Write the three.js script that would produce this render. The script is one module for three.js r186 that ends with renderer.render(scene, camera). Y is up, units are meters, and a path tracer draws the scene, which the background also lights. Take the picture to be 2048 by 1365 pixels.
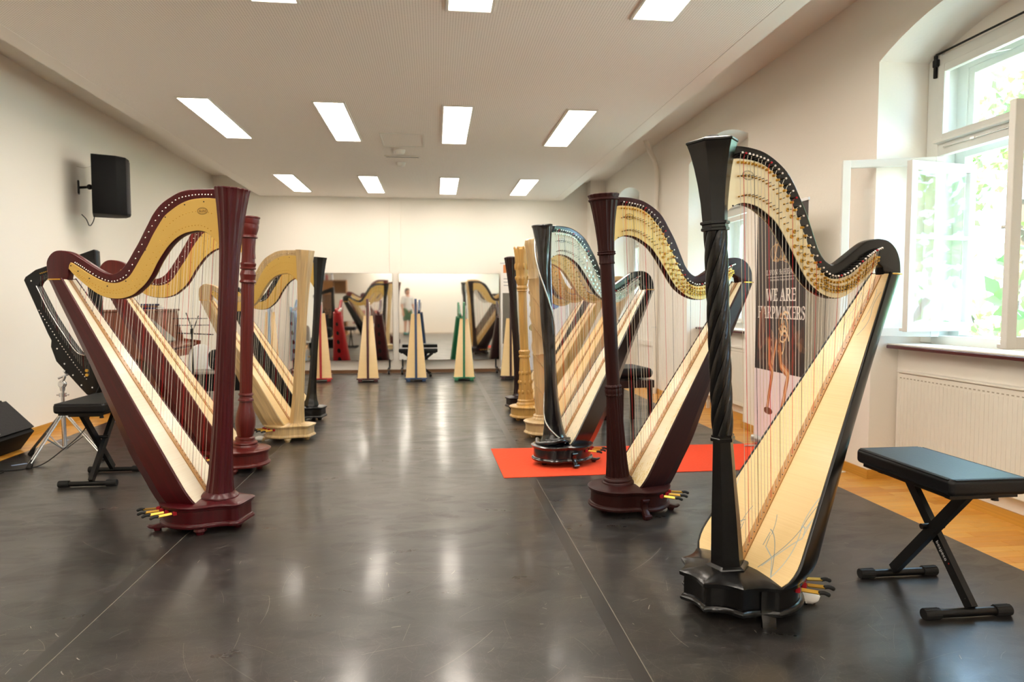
import * as THREE from 'three';
import { mergeGeometries, mergeVertices, toCreasedNormals } from 'three/addons/utils/BufferGeometryUtils.js';
import { RoundedBoxGeometry } from 'three/addons/geometries/RoundedBoxGeometry.js';
import { MarchingCubes } from 'three/addons/objects/MarchingCubes.js';
import { RectAreaLightUniformsLib } from 'three/addons/lights/RectAreaLightUniformsLib.js';

// ---------- camera, sky, exposure ----------
const EXPOSURE = 2.6, LAMP = 4.9, SKY = 6.6, SUN = 24;
const renderer = new THREE.WebGLRenderer({ antialias: true });
renderer.toneMapping = THREE.LinearToneMapping;
renderer.toneMappingExposure = EXPOSURE;
renderer.shadowMap.enabled = true;
const scene = new THREE.Scene();
const camera = new THREE.PerspectiveCamera(53.13, 2048 / 1365, 0.05, 120);
camera.rotation.order = 'YXZ';
camera.position.set(0, 1.23, 0);
camera.rotation.set(THREE.MathUtils.degToRad(-3.208), THREE.MathUtils.degToRad(-6.427), 0);
camera.focus = 3.1; camera.userData.fStop = 3.4;
scene.background = new THREE.Color().setRGB(0.44, 0.72, 1.0);
scene.backgroundIntensity = SKY;
const sun = new THREE.DirectionalLight(new THREE.Color().setRGB(1, 0.95, 0.86), SUN);
sun.position.set(-14, 22, 6); sun.target.position.set(6, 0, -5); sun.castShadow = true; sun.shadow.mapSize.set(2048, 2048);
Object.assign(sun.shadow.camera, { left: -24, right: 24, top: 24, bottom: -24, near: 1, far: 70 });
scene.add(sun, sun.target);
RectAreaLightUniformsLib.init();

// ---------- helpers ----------
let seed = 7;
const rnd = () => { seed = (seed * 1664525 + 1013904223) % 4294967296; return seed / 4294967296; };
const rr = (a, b) => a + (b - a) * rnd();
const used = {};
function numbered(n) { const k = used[n] ?? 0; used[n] = k + 1; return k ? n + '_' + String(k).padStart(3, '0') : n; }
function thing(name, label, category, pos = [0, 0, 0], turn = 0, group) {
  const o = new THREE.Group(); o.name = numbered(name); scene.add(o);
  o.position.set(...pos); o.rotation.y = turn; o.userData = { label, category };
  if (group) o.userData.group = group;
  return o;
}
function struct(name, parent = scene) { const o = new THREE.Group(); o.name = name; parent.add(o); if (parent === scene) o.userData.kind = 'structure'; return o; }
function add(name, geo, mat, parent, kind) {
  const m = new THREE.Mesh(geo, mat);
  if (parent === scene) m.name = numbered(name);
  else { let k = 0, n = name; const names = new Set(parent.children.map((c) => c.name)); while (names.has(n)) { k++; n = name + '_' + String(k).padStart(3, '0'); } m.name = n; }
  m.castShadow = m.receiveShadow = true; if (kind) m.userData.kind = kind;
  parent.add(m); return m;
}
function sub(name, parent) { const g = new THREE.Group(); let k = 0, n = name; const names = new Set(parent.children.map((c) => c.name)); while (names.has(n)) { k++; n = name + '_' + String(k).padStart(3, '0'); } g.name = n; parent.add(g); return g; }
const box = (w, h, d, x = 0, y = 0, z = 0) => new THREE.BoxGeometry(w, h, d).translate(x, y, z);
const rbox = (w, h, d, r = 0.005, x = 0, y = 0, z = 0, s = 2) => new RoundedBoxGeometry(w, h, d, s, Math.min(r, w / 2.01, h / 2.01, d / 2.01)).translate(x, y, z);
const cyl = (r1, r2, h, n = 16, x = 0, y = 0, z = 0) => new THREE.CylinderGeometry(r1, r2, h, n).translate(x, y, z);
function rod(a, b, r, n = 8, r2 = r) {
  const A = new THREE.Vector3(...a), B = new THREE.Vector3(...b), d = B.clone().sub(A), L = d.length();
  const g = new THREE.CylinderGeometry(r2, r, L, n, 1).translate(0, L / 2, 0);
  return g.applyQuaternion(new THREE.Quaternion().setFromUnitVectors(new THREE.Vector3(0, 1, 0), d.normalize())).translate(...a);
}
function bar(a, b, w, h) { // square bar between two points
  const A = new THREE.Vector3(...a), B = new THREE.Vector3(...b), d = B.clone().sub(A), L = d.length();
  const g = new THREE.BoxGeometry(w, L, h).translate(0, L / 2, 0);
  return g.applyQuaternion(new THREE.Quaternion().setFromUnitVectors(new THREE.Vector3(0, 1, 0), d.normalize())).translate(...a);
}
const tube = (pts, r, seg = 40, n = 8) => new THREE.TubeGeometry(new THREE.CatmullRomCurve3(pts.map((p) => new THREE.Vector3(...p))), seg, r, n);
const lathe = (pts, n = 32) => new THREE.LatheGeometry(pts.map((p) => new THREE.Vector2(...p)), n);
function merge(list) { return mergeGeometries(list.map((g) => { const h = g.index ? g.toNonIndexed() : g; for (const k of Object.keys(h.attributes)) if (!['position', 'normal', 'uv'].includes(k)) h.deleteAttribute(k); return h; })); }
function spline2(pts, n) { return new THREE.SplineCurve(pts.map((p) => new THREE.Vector2(...p))).getPoints(n).map((p) => [p.x, p.y]); }
function extrude(poly, depth, bevel = 0, seg = 2, holes = []) {
  const s = new THREE.Shape(poly.map((p) => new THREE.Vector2(...p)));
  for (const h of holes) s.holes.push(new THREE.Path(h.map((p) => new THREE.Vector2(...p))));
  const g = new THREE.ExtrudeGeometry(s, { depth: depth - 2 * bevel, bevelEnabled: bevel > 0, bevelSize: bevel, bevelOffset: -bevel, bevelThickness: bevel, bevelSegments: seg, steps: 1 });
  return toCreasedNormals(g.translate(0, 0, -depth / 2 + bevel), 0.6);
}
function grid(nu, nv, f, flip = false) {
  const pos = [], uv = [], idx = [];
  for (let j = 0; j <= nv; j++) for (let i = 0; i <= nu; i++) { const p = f(i / nu, j / nv); pos.push(p[0], p[1], p[2]); uv.push(p[3] ?? i / nu, p[4] ?? j / nv); }
  for (let j = 0; j < nv; j++) for (let i = 0; i < nu; i++) { const a = j * (nu + 1) + i, b = a + 1, c = a + nu + 1, d = c + 1; if (flip) idx.push(a, c, b, b, c, d); else idx.push(a, b, c, b, d, c); }
  const g = new THREE.BufferGeometry(); g.setAttribute('position', new THREE.Float32BufferAttribute(pos, 3)); g.setAttribute('uv', new THREE.Float32BufferAttribute(uv, 2)); g.setIndex(idx); g.computeVertexNormals(); return g;
}
const lerp = (a, b, t) => a + (b - a) * t, clamp = (x, a = 0, b = 1) => Math.min(b, Math.max(a, x)), smooth = (a, b, x) => { const t = clamp((x - a) / (b - a)); return t * t * (3 - 2 * t); };
function interp(tab, x) { if (x <= tab[0][0]) return tab[0][1]; for (let i = 1; i < tab.length; i++) if (x <= tab[i][0]) return lerp(tab[i - 1][1], tab[i][1], (x - tab[i - 1][0]) / (tab[i][0] - tab[i - 1][0] || 1)); return tab[tab.length - 1][1]; }

// ---------- textures ----------
function canvas(w, h) { const c = document.createElement('canvas'); c.width = w; c.height = h; return [c, c.getContext('2d')]; }
function ctex(c, srgb = true, rx = 1, ry = 1) { const t = new THREE.CanvasTexture(c); t.colorSpace = srgb ? THREE.SRGBColorSpace : THREE.NoColorSpace; t.wrapS = t.wrapT = THREE.RepeatWrapping; t.repeat.set(rx, ry); t.anisotropy = 8; return t; }
function hash(x, y) { let h = (x * 374761393 + y * 668265263) | 0; h = Math.imul(h ^ (h >>> 13), 1274126177); return ((h ^ (h >>> 16)) >>> 0) / 4294967296; }
function noise(x, y, px, py) { // tiling value noise
  const xi = Math.floor(x), yi = Math.floor(y), fx = x - xi, fy = y - yi, u = fx * fx * (3 - 2 * fx), v = fy * fy * (3 - 2 * fy), m = (a, p) => ((a % p) + p) % p;
  const h = (a, b) => hash(m(a, px), m(b, py));
  return lerp(lerp(h(xi, yi), h(xi + 1, yi), u), lerp(h(xi, yi + 1), h(xi + 1, yi + 1), u), v);
}
function dataTex(w, h, f, srgb = false, rx = 1, ry = 1) {
  const d = new Uint8Array(w * h * 4);
  for (let y = 0; y < h; y++) for (let x = 0; x < w; x++) { const c = f(x / w, y / h), k = (y * w + x) * 4; for (let i = 0; i < 3; i++) d[k + i] = clamp(Array.isArray(c) ? c[i] : c, 0, 1) * 255; d[k + 3] = 255; }
  const t = new THREE.DataTexture(d, w, h); t.magFilter = THREE.LinearFilter; t.minFilter = THREE.LinearMipmapLinearFilter; t.generateMipmaps = true; t.wrapS = t.wrapT = THREE.RepeatWrapping; t.repeat.set(rx, ry); if (srgb) t.colorSpace = THREE.SRGBColorSpace; t.needsUpdate = true; return t;
}
// wood grain running along v, white-based, multiplies the colour of the wood
const grainV = dataTex(256, 256, (x, y) => { const n = noise(x * 48 + 1.5 * noise(x * 4, y * 3, 4, 3), y * 4, 48, 4) * 0.5 + noise(x * 110, y * 6, 110, 6) * 0.3 + noise(x * 8, y * 2, 8, 2) * 0.2; return 0.74 + 0.26 * n; }, true, 3, 1.5);
const grainH = dataTex(256, 256, (x, y) => { const n = noise(y * 60, x * 4, 60, 4) * 0.6 + noise(y * 14, x * 2, 14, 2) * 0.4; return 0.86 + 0.14 * n; }, true, 1, 1);
const plaster = dataTex(256, 256, (x, y) => 0.5 * noise(x * 64, y * 64, 64, 64) + 0.5 * noise(x * 120, y * 120, 120, 120), false, 1, 1);

// ---------- materials ----------
const std = (c, r = 0.6, m = 0, o = {}) => new THREE.MeshStandardMaterial({ color: c, roughness: r, metalness: m, ...o });
const lac = (c, r = 0.35, coat = 0.6, o = {}) => new THREE.MeshPhysicalMaterial({ color: c, roughness: r, clearcoat: coat, clearcoatRoughness: 0.18, ...o });
const M = {
  wall: std('#f2ebe0', 0.92, 0, { bumpMap: plaster, bumpScale: 0.0006 }), white: std('#e6e2d8', 0.5), whitePaint: std('#dcdad2', 0.42),
  blackMetal: std('#0c0c0d', 0.38, 0.25), blackPlastic: lac('#060607', 0.7, 0, { specularIntensity: 0.45 }), leather: lac('#090a0d', 0.44, 0, { specularIntensity: 0.7, bumpMap: plaster, bumpScale: 0.0003 }),
  chrome: std('#d8d8d8', 0.16, 1), brassGold: std('#d9a742', 0.3, 1), gold: std('#d2a444', 0.42, 0.75), silver: std('#d4d4d0', 0.25, 1), nickel: std('#e4dfd8', 0.2, 1),
  felt: std('#a3101c', 0.95), rubber: std('#101010', 0.7), redRug: std('#ee4a20', 0.96, 0, { bumpMap: plaster, bumpScale: 0.002 }),
  mirror: std('#eef0ee', 0.03, 1), glass: new THREE.MeshPhysicalMaterial({ color: '#ffffff', roughness: 0.02, transmission: 1, thickness: 0, ior: 1.5 }),
  skirt: std('#d49a3c', 0.45, 0, { map: grainH }), rib: lac('#c98f45', 0.4, 0.4, { map: grainV }), darkRib: lac('#1a1210', 0.4, 0.4),
  pinWhite: std('#f0e8e2', 0.25, 0.6), pinRed: std('#b01828', 0.3, 0.4), stringW: std('#f3ead8', 0.5), stringR: std('#d01a1a', 0.45), stringB: std('#17171c', 0.45), stringWire: std('#dccfb8', 0.4, 0.3),
  wrap: std('#e9e4da', 0.7), sill: lac('#4a1218', 0.35, 0.4),
};
const WOOD = {
  black: lac('#040405', 0.26, 0.0, { specularIntensity: 0.9 }), blackGloss: lac('#04050a', 0.22, 0.8), mahogany: lac('#4e0710', 0.34, 0.16, { map: grainV, specularIntensity: 0.55 }), mahoganyBrown: lac('#641a14', 0.4, 0.2, { map: grainV, specularIntensity: 0.55 }),
  darkBrown: lac('#34100d', 0.46, 0, { map: grainV, specularIntensity: 0.4 }), maple: lac('#e0bd84', 0.4, 0.4, { map: grainV }), goldMaple: lac('#dcab58', 0.42, 0.4, { map: grainV }), ebonyBrown: lac('#220b0c', 0.42, 0.2, { map: grainV, specularIntensity: 0.6 }),
};
const PLATE = { brass: std('#dcb765', 0.45, 0.75), champagne: std('#eddcb0', 0.45, 0.6), silver: std('#cbc7bb', 0.5, 0.45), gold: std('#dfbd7a', 0.46, 0.65) };

// ---------- the setting ----------
const ZB = -12.15, ZF = 4.3, XR = 3.0, XL = -3.72, CEIL = 3.38, PANEL = 3.05;
const floor = struct('floor');
add('subfloor', box(10.2, 0.1, 17.2, -0.6, -0.062, -3.9), std('#8a6a3a', 0.7), floor);
{ // oak parquet left and right of the black dance sheets
  const geos = [0.42, 0.52, 0.3].map((L) => rbox(L, 0.012, 0.0685, 0.0012, 0, -0.006, 0, 1));
  const cols = ['#e0a244', '#da983a', '#e6ac50', '#d39034', '#e2a648'];
  const mats = cols.map((c) => lac(c, 0.38, 0.25, { map: grainH }));
  const strip = (x0, x1, z0, z1) => { for (let z = z0; z > z1; z -= 0.07) { let x = x0 - rr(0, 0.3); while (x < x1) { const k = Math.floor(rnd() * 3), L = [0.42, 0.52, 0.3][k]; const a = Math.max(x, x0 - 0.02), b = Math.min(x + L, x1); if (b - a > 0.03) { const m = add('plank', geos[k], mats[Math.floor(rnd() * 5)], floor); m.position.set((a + b) / 2, 0, z - 0.035); m.scale.x = (b - a - 0.0016) / L; } x += L; } } };
  strip(2.66, 3.22, -1.9, -9.0); strip(-3.72, -3.35, -5.2, -8.6);
  const far = [];
  for (let z = -9.0; z > -12.1; z -= 0.07) far.push(rbox(0.55, 0.012, 0.0685, 0.001, 2.94, -0.006, z - 0.035, 1));
  for (let z = -8.6; z > -12.1; z -= 0.07) far.push(rbox(0.37, 0.012, 0.0685, 0.001, -3.535, -0.006, z - 0.035, 1));
  for (let z = 4.2; z > -1.9; z -= 0.07) far.push(rbox(0.55, 0.012, 0.0685, 0.001, 2.94, -0.006, z - 0.035, 1));
  for (let z = 4.2; z > -5.2; z -= 0.14) far.push(rbox(1.9, 0.012, 0.137, 0.001, -4.3, -0.006, z - 0.07, 1));
  add('far_planks', merge(far), mats[0], floor, 'stuff');
}
{ // black vinyl dance sheets, scuffed and scratched
  const S = 2048, [c, g] = canvas(S, S), [c2, g2] = canvas(1024, 1024);
  g.fillStyle = '#232120'; g.fillRect(0, 0, S, S); g2.fillStyle = 'rgb(84,84,84)'; g2.fillRect(0, 0, 1024, 1024);
  for (let i = 0; i < 900; i++) { const x = rr(0, S), y = rr(0, S), r = rr(20, 190), a = rr(0.02, 0.09); g.fillStyle = rnd() < 0.5 ? `rgba(12,11,11,${a})` : `rgba(92,86,78,${a})`; g.beginPath(); g.ellipse(x, y, r, r * rr(0.15, 0.6), rr(-0.5, 0.5), 0, 7); g.fill(); }
  for (let i = 0; i < 700; i++) { const x = rr(0, 1024), y = rr(0, 1024), r = rr(6, 80), a = rr(0.06, 0.2), v = rnd() < 0.5 ? 50 : 150; g2.fillStyle = `rgba(${v},${v},${v},${a})`; g2.beginPath(); g2.ellipse(x, y, r, r * rr(0.12, 0.5), rr(-0.6, 0.6), 0, 7); g2.fill(); }
  const scratch = (n, l0, l1, a0, a1, w0, w1, light) => { for (let i = 0; i < n; i++) { const x = rr(0, S), y = rr(0, S), t = rr(0, 6.28), L = rr(l0, l1), b = rr(-0.14, 0.14) * L, a = rr(a0, a1); const X = x + Math.cos(t) * L, Y = y + Math.sin(t) * L, mx = (x + X) / 2 - Math.sin(t) * b, my = (y + Y) / 2 + Math.cos(t) * b; g.strokeStyle = light ? `rgba(178,170,158,${a})` : `rgba(8,8,8,${a})`; g.lineWidth = rr(w0, w1); g.beginPath(); g.moveTo(x, y); g.quadraticCurveTo(mx, my, X, Y); g.stroke(); g2.strokeStyle = light ? `rgba(160,160,160,${a})` : `rgba(70,70,70,${a})`; g2.lineWidth = g.lineWidth * 0.8; g2.beginPath(); g2.moveTo(x / 2, y / 2); g2.quadraticCurveTo(mx / 2, my / 2, X / 2, Y / 2); g2.stroke(); } };
  scratch(9000, 8, 70, 0.06, 0.24, 0.8, 1.6, true); scratch(8000, 10, 90, 0.08, 0.36, 0.8, 2.2, false); scratch(1200, 60, 200, 0.05, 0.2, 0.8, 1.6, true); scratch(110, 60, 330, 0.2, 0.5, 1.0, 2.6, true); scratch(90, 6, 40, 0.4, 0.8, 1.4, 3.4, true);
  const map = ctex(c, true, 1 / 2.4, 1 / 2.4), rough = ctex(c2, false, 1 / 2.4, 1 / 2.4);
  const vinyl = new THREE.MeshPhysicalMaterial({ color: '#ffffff', map, roughness: 1, roughnessMap: rough, bumpMap: rough, bumpScale: 0.0005, ior: 1.46, clearcoat: 0.26, clearcoatRoughness: 0.13 });
  const sheet = (x0, x1, z0, z1, dx, label) => { const w = x1 - x0, L = z1 - z0, g = new RoundedBoxGeometry(w, 0.004, L, 1, 0.0015), p = g.attributes.position, uv = g.attributes.uv; for (let i = 0; i < p.count; i++) uv.setXY(i, p.getX(i) + dx, p.getZ(i) + dx * 0.7); const m = add('dance_floor_sheet', g, vinyl, scene); m.position.set((x0 + x1) / 2, 0.002, (z0 + z1) / 2); m.userData = { label, category: 'dance floor', group: 'black vinyl dance sheets' }; };
  sheet(-3.36, -1.348, -12.0, 3.6, 0.3, 'scuffed black vinyl dance sheet on the left, below the music bench'); sheet(-1.342, 0.66, -12.0, 3.6, 1.1, 'scuffed black vinyl dance sheet running down the open middle aisle'); sheet(0.668, 2.67, -12.0, 3.6, 2.2, 'scuffed black vinyl dance sheet on the right, under the red rug');
  const film = new THREE.MeshPhysicalMaterial({ color: '#232120', roughness: 0.3, ior: 1.46, clearcoat: 0.2, clearcoatRoughness: 0.13 }), worn = std('#6f695e', 0.6);
  for (const [x, l] of [[-1.345, 'left'], [0.664, 'right']]) { const t = thing('seam_tape', `long strip of clear tape with a worn edge over the ${l} floor seam`, 'floor tape', [x, 0.0044, -4.25]); add('film', rbox(0.06, 0.0008, 15.4, 0.0003, 0, 0, 0, 1), film, t); add('worn_edge', rbox(0.0035, 0.001, 15.4, 0.0003, 0.03, 0, 0, 1), worn, t); }
}
{ // ceiling: slab and a lower perforated panel with a gap along both long walls
  const ceil = struct('ceiling');
  add('slab', box(10.2, 0.2, 17.2, -0.6, CEIL + 0.1, -3.9), M.wall, ceil);
  const [c, g] = canvas(512, 512); g.fillStyle = '#f6eee5'; g.fillRect(0, 0, 512, 512); g.fillStyle = '#c3b7ab';
  for (let i = 0; i < 16; i++) for (let j = 0; j < 16; j++) { g.beginPath(); g.arc(16 + i * 32, 16 + j * 32, 6.4, 0, 7); g.fill(); }
  const per = new THREE.MeshStandardMaterial({ color: '#ffffff', roughness: 0.9, map: ctex(c, true, 1 / 0.288, 1 / 0.288) });
  const solid = std('#f2eae0', 0.9);
  const plate = new THREE.BoxGeometry(4.92, 0.02, 16.1, 1, 1, 1); const p = plate.attributes.position, uv = plate.attributes.uv; for (let i = 0; i < p.count; i++) uv.setXY(i, p.getX(i), p.getZ(i));
  add('perforated_panel', plate, per, ceil).position.set(-0.35, PANEL + 0.012, -4.05);
  add('panel_border', merge([box(0.15, 0.03, 16.3, -2.885, PANEL + 0.015, -4.0), box(0.15, 0.03, 16.3, 2.185, PANEL + 0.015, -4.0), box(5.22, 0.03, 0.1, -0.35, PANEL + 0.015, -12.1)]), solid, ceil);
  add('panel_core', box(5.2, 0.1, 16.3, -0.35, PANEL + 0.085, -4.0), solid, ceil);
}
const SPEC = [-10.65, -7.13, -3.64, -0.13, 3.36]; // window niches in the right wall (z of centre)
{
  const w = struct('wall_right'); const pts = [[12.4, CEIL + 0.2], [-4.5, CEIL + 0.2], [-4.5, 0]];
  for (const z of [...SPEC].reverse()) { const c = -z, a = c - 0.77, b = c + 0.77; pts.push([a, 0], [a, 2.86]); for (let i = 1; i < 14; i++) { const t = i / 14; pts.push([lerp(a, b, t), 2.86 + 0.17 * (1 - Math.pow(2 * t - 1, 2))]); } pts.push([b, 2.86], [b, 0]); }
  pts.push([12.4, 0]);
  const g = extrude(pts, 0.62).translate(0, 0, 0.31); g.rotateY(Math.PI / 2).translate(XR, 0, 0);
  add('wall', g, M.wall, w);
  const par = [], arch = [], sk = [];
  for (const z of SPEC) { par.push(box(0.42, 0.925, 1.535, 3.41, 0.4625, z)); const a = []; a.push([-0.768, 2.87], [0.768, 2.87]); for (let i = 0; i <= 14; i++) { const t = 1 - i / 14; a.push([lerp(-0.768, 0.768, t), 2.871 + 0.17 * (1 - Math.pow(2 * t - 1, 2))]); } arch.push(extrude(a, 0.2).rotateY(Math.PI / 2).translate(3.5, 0, z)); sk.push(box(0.014, 0.065, 1.53, 3.193, 0.0325, z)); sk.push(box(0.2, 0.065, 0.014, 3.1, 0.0325, z - 0.762)); sk.push(box(0.2, 0.065, 0.014, 3.1, 0.0325, z + 0.762)); }
  add('parapet', merge(par), M.wall, w); add('arch_infill', merge(arch), M.wall, w);
  add('corner_casing', box(0.28, 3.4, 0.26, 2.87, 1.7, -12.03), M.wall, w);
  const seams = [-4.5, ...[...SPEC].reverse().flatMap((z) => [-z - 0.77, -z + 0.77]), 12.15];
  for (let i = 0; i < seams.length; i += 2) sk.push(box(0.014, 0.065, seams[i + 1] - seams[i] + 0.028, 2.993, 0.0325, -(seams[i] + seams[i + 1]) / 2));
  const b = struct('baseboard_right'); add('skirting', merge(sk), M.skirt, b);
}
{
  const w = struct('wall_left'); add('wall', merge([box(0.3, 3.6, 11.3, XL - 0.15, 1.75, -6.55), box(1.6, 3.6, 0.2, XL - 0.8, 1.75, -1.0), box(0.3, 3.6, 5.6, -5.3, 1.75, 1.7)]), M.wall, w);
  const b = struct('baseboard_left'); add('skirting', box(0.014, 0.07, 11.1, XL + 0.007, 0.035, -6.5), M.skirt, b);
  const k = struct('wall_back'); add('wall', box(10.2, 3.6, 0.3, -0.6, 1.75, ZB - 0.15), M.wall, k);
  add('pilaster', rbox(0.2, 3.3, 0.02, 0.006, -0.685, 1.65, ZB + 0.008), M.wall, k);
  const bb = struct('baseboard_back'); add('skirting', box(6.7, 0.055, 0.014, -0.36, 0.0275, ZB + 0.012), std('#7d5a3c', 0.5, 0, { map: grainH }), bb);
  const f = struct('wall_front'); add('wall', box(10.2, 3.6, 0.3, -0.6, 1.75, ZF + 0.15), M.wall, f);
}
// ceiling lights: each a glowing panel in a shallow frame with an area light of its size just below
{
  const glow = new THREE.MeshStandardMaterial({ color: '#ffffff', emissive: new THREE.Color().setRGB(1, 0.9, 0.78), emissiveIntensity: 5, roughness: 0.5 });
  const rows = [[-10.82, 'last row near the mirrors'], [-7.18, 'second row'], [-3.62, 'row at the top picture edge'], [0, 'row above the camera'], [3.5, 'row behind the camera']];
  const cols = [[-2.13, 'leftmost'], [-0.95, 'second from left'], [0.225, 'third from left'], [1.4, 'rightmost']];
  const frame = merge([rbox(0.3, 0.014, 0.02, 0.004, 0, 0, 0.745), rbox(0.3, 0.014, 0.02, 0.004, 0, 0, -0.745), rbox(0.02, 0.014, 1.5, 0.004, 0.14, 0, 0), rbox(0.02, 0.014, 1.5, 0.004, -0.14, 0, 0)]);
  const pane = rbox(0.264, 0.01, 1.47, 0.003);
  for (const [z, rn] of rows) for (const [x, cn] of cols) {
    const t = thing('ceiling_light', `white ceiling light panel, ${cn} of the ${rn}`, 'ceiling light', [x, PANEL - 0.004, z], 0, 'ceiling light panels');
    add('frame', frame, M.white, t); add('diffuser', pane, glow, t).position.y = 0.001;
    const l = new THREE.RectAreaLight(new THREE.Color().setRGB(1, 0.91, 0.8), z < -10 ? LAMP * 0.5 : LAMP, 0.26, 1.46); l.position.set(0, -0.012, 0); l.rotation.x = -Math.PI / 2; t.add(l);
  }
}
// windows
function leaf(parent, name, w, h, pos, phi, mull, handle) {
  const g = sub(name, parent); g.position.set(...pos); g.rotation.y = phi;
  const s = 0.052, t = 0.042, L = [rbox(s, h, t, 0.005, s / 2, h / 2, 0), rbox(s, h, t, 0.005, w - s / 2, h / 2, 0), rbox(w - 2 * s + 0.008, s, t - 0.004, 0.004, w / 2, h - s / 2 - 0.001, 0), rbox(w - 2 * s + 0.008, 0.06, t - 0.004, 0.004, w / 2, 0.031, 0)];
  if (mull) L.push(rbox(w - 2 * s + 0.008, 0.026, 0.03, 0.003, w / 2, h * 0.56, 0));
  L.push(rbox(w - 0.004, 0.02, 0.05, 0.004, w / 2, 0.014, 0.021));
  add('sash', merge(L), M.whitePaint, g); add('pane', box(w - 2 * s + 0.01, h - 0.1, 0.004, w / 2, h / 2, 0), M.glass, g);
  if (handle) { const hg = [rbox(0.03, 0.11, 0.008, 0.003, w - s / 2, h * 0.5, 0.025), rod([w - s / 2, h * 0.5, 0.025], [w - s / 2, h * 0.5, 0.06], 0.008), rbox(0.11, 0.018, 0.014, 0.006, w - s / 2 - 0.045, h * 0.5, 0.064)]; add('window_handle', merge(hg), M.whitePaint, g); }
  return g;
}
SPEC.forEach((z, i) => {
  const near = i === 2, w = struct('window_' + (i + 1)); w.position.set(0, 0, z);
  const fr = (x, o) => merge([rbox(0.06, 1.93, 0.11, 0.006, x, 1.92, -0.712), rbox(0.06, 1.93, 0.11, 0.006, x, 1.92, 0.712), rbox(0.054, 0.075, 1.33, 0.005, x, 2.84, 0), rbox(0.054, 0.085, 1.33, 0.005, x, 2.255, 0), rbox(0.054, 0.07, 1.33, 0.005, x, 0.975, 0), ...o]);
  add('inner_frame', fr(3.39, []), M.whitePaint, w); add('outer_frame', fr(3.59, [rbox(0.05, 0.6, 0.06, 0.005, 3.59, 2.5, 0)]), M.whitePaint, w);
  add('reveal_board', merge([box(0.16, 1.93, 0.02, 3.49, 1.92, -0.755), box(0.16, 1.93, 0.02, 3.49, 1.92, 0.755), box(0.16, 0.02, 1.5, 3.49, 2.868, 0), box(0.16, 0.02, 1.5, 3.49, 0.945, 0)]), M.whitePaint, w);
  leaf(w, 'fanlight', 1.32, 0.52, [3.37, 2.29, -0.66], -Math.PI / 2, false, false); leaf(w, 'fanlight', 1.32, 0.52, [3.59, 2.29, -0.66], -Math.PI / 2, false, false);
  const D = Math.PI / 180;
  if (near) {
    leaf(w, 'inner_casement', 0.62, 1.2, [3.36, 1.0, -0.6], 160 * D, false, false); leaf(w, 'outer_casement', 0.565, 1.11, [3.6, 1.04, -0.62], 192 * D, true, false);
    leaf(w, 'inner_casement', 0.64, 1.2, [3.39, 1.003, 0.655], 175.6 * D, false, true); leaf(w, 'outer_casement', 0.565, 1.11, [3.6, 1.04, 0.64], 165 * D, true, false);
  } else {
    leaf(w, 'inner_casement', 0.65, 1.2, [3.37, 1.0, -0.657], -90 * D, false, false); leaf(w, 'inner_casement', 0.65, 1.2, [3.37, 1.0, 0.657], 90 * D, false, true);
    leaf(w, 'outer_casement', 0.65, 1.2, [3.59, 1.0, -0.657], -90 * D, true, false); leaf(w, 'outer_casement', 0.65, 1.2, [3.59, 1.0, 0.657], 90 * D, true, false);
  }
  add('window_sill', rbox(0.28, 0.012, 1.5, 0.004, 3.245, 0.946, 0), M.white, w); add('sill_edge', rbox(0.29, 0.022, 1.49, 0.005, 3.235, 0.929, 0.005), M.sill, w);
  if (near) {
    add('opener_rod', rod([3.345, 2.885, -0.68], [3.345, 2.885, 0.7], 0.007), M.blackMetal, w);
    add('opener_lever', merge([rbox(0.02, 0.15, 0.022, 0.005, 3.35, 2.81, -0.69), rbox(0.03, 0.05, 0.04, 0.008, 3.345, 2.83, -0.68), rod([3.345, 2.885, -0.68], [3.345, 2.82, -0.69], 0.006)]), M.blackMetal, w);
    add('scissor_stay', merge([rod([3.4, 2.79, -0.42], [3.55, 2.8, -0.3], 0.005), rbox(0.03, 0.02, 0.04, 0.004, 3.4, 2.79, -0.43)]), M.nickel, w);
    add('window_catch', merge([rod([3.355, 2.262, -0.6], [3.355, 2.262, 0.6], 0.004), rbox(0.012, 0.016, 0.035, 0.003, 3.352, 2.262, -0.35)]), M.nickel, w);
  }
  // ribbed panel radiator below
  const side = ['behind the far harps', 'behind the roll-up banner', 'behind the black bench', 'beside the camera', 'behind the camera'][i];
  const r = thing('radiator', `cream panel radiator with vertical ribs under the window ${side}`, 'radiator', [3.15, 0.16, z], 0, 'radiators under the windows');
  const rm = std('#e3ddcf', 0.4); const ribs = []; for (let k = 0; k < 40; k++) ribs.push(rbox(0.006, 0.5, 0.02, 0.0028, -0.03, 0.3, -0.64 + (k + 0.5) * 0.032, 1));
  add('panel', rbox(0.06, 0.6, 1.3, 0.012, 0, 0.3, 0), rm, r); add('ribs', merge(ribs), rm, r, 'stuff');
  const sl = []; for (let k = 0; k < 38; k++) sl.push(box(0.002, 0.007, 0.016, -0.0305, 0.565, -0.62 + k * 0.0333)); add('vent_slots', merge(sl), std('#a99f8c', 0.8), r, 'stuff');
  add('top_grille', rbox(0.075, 0.012, 1.31, 0.004, 0.0, 0.605, 0), rm, r); for (const q of [-0.5, 0.5]) add('bracket', box(0.04, 0.16, 0.02, 0.02, -0.08, q), rm, r);
});
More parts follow.
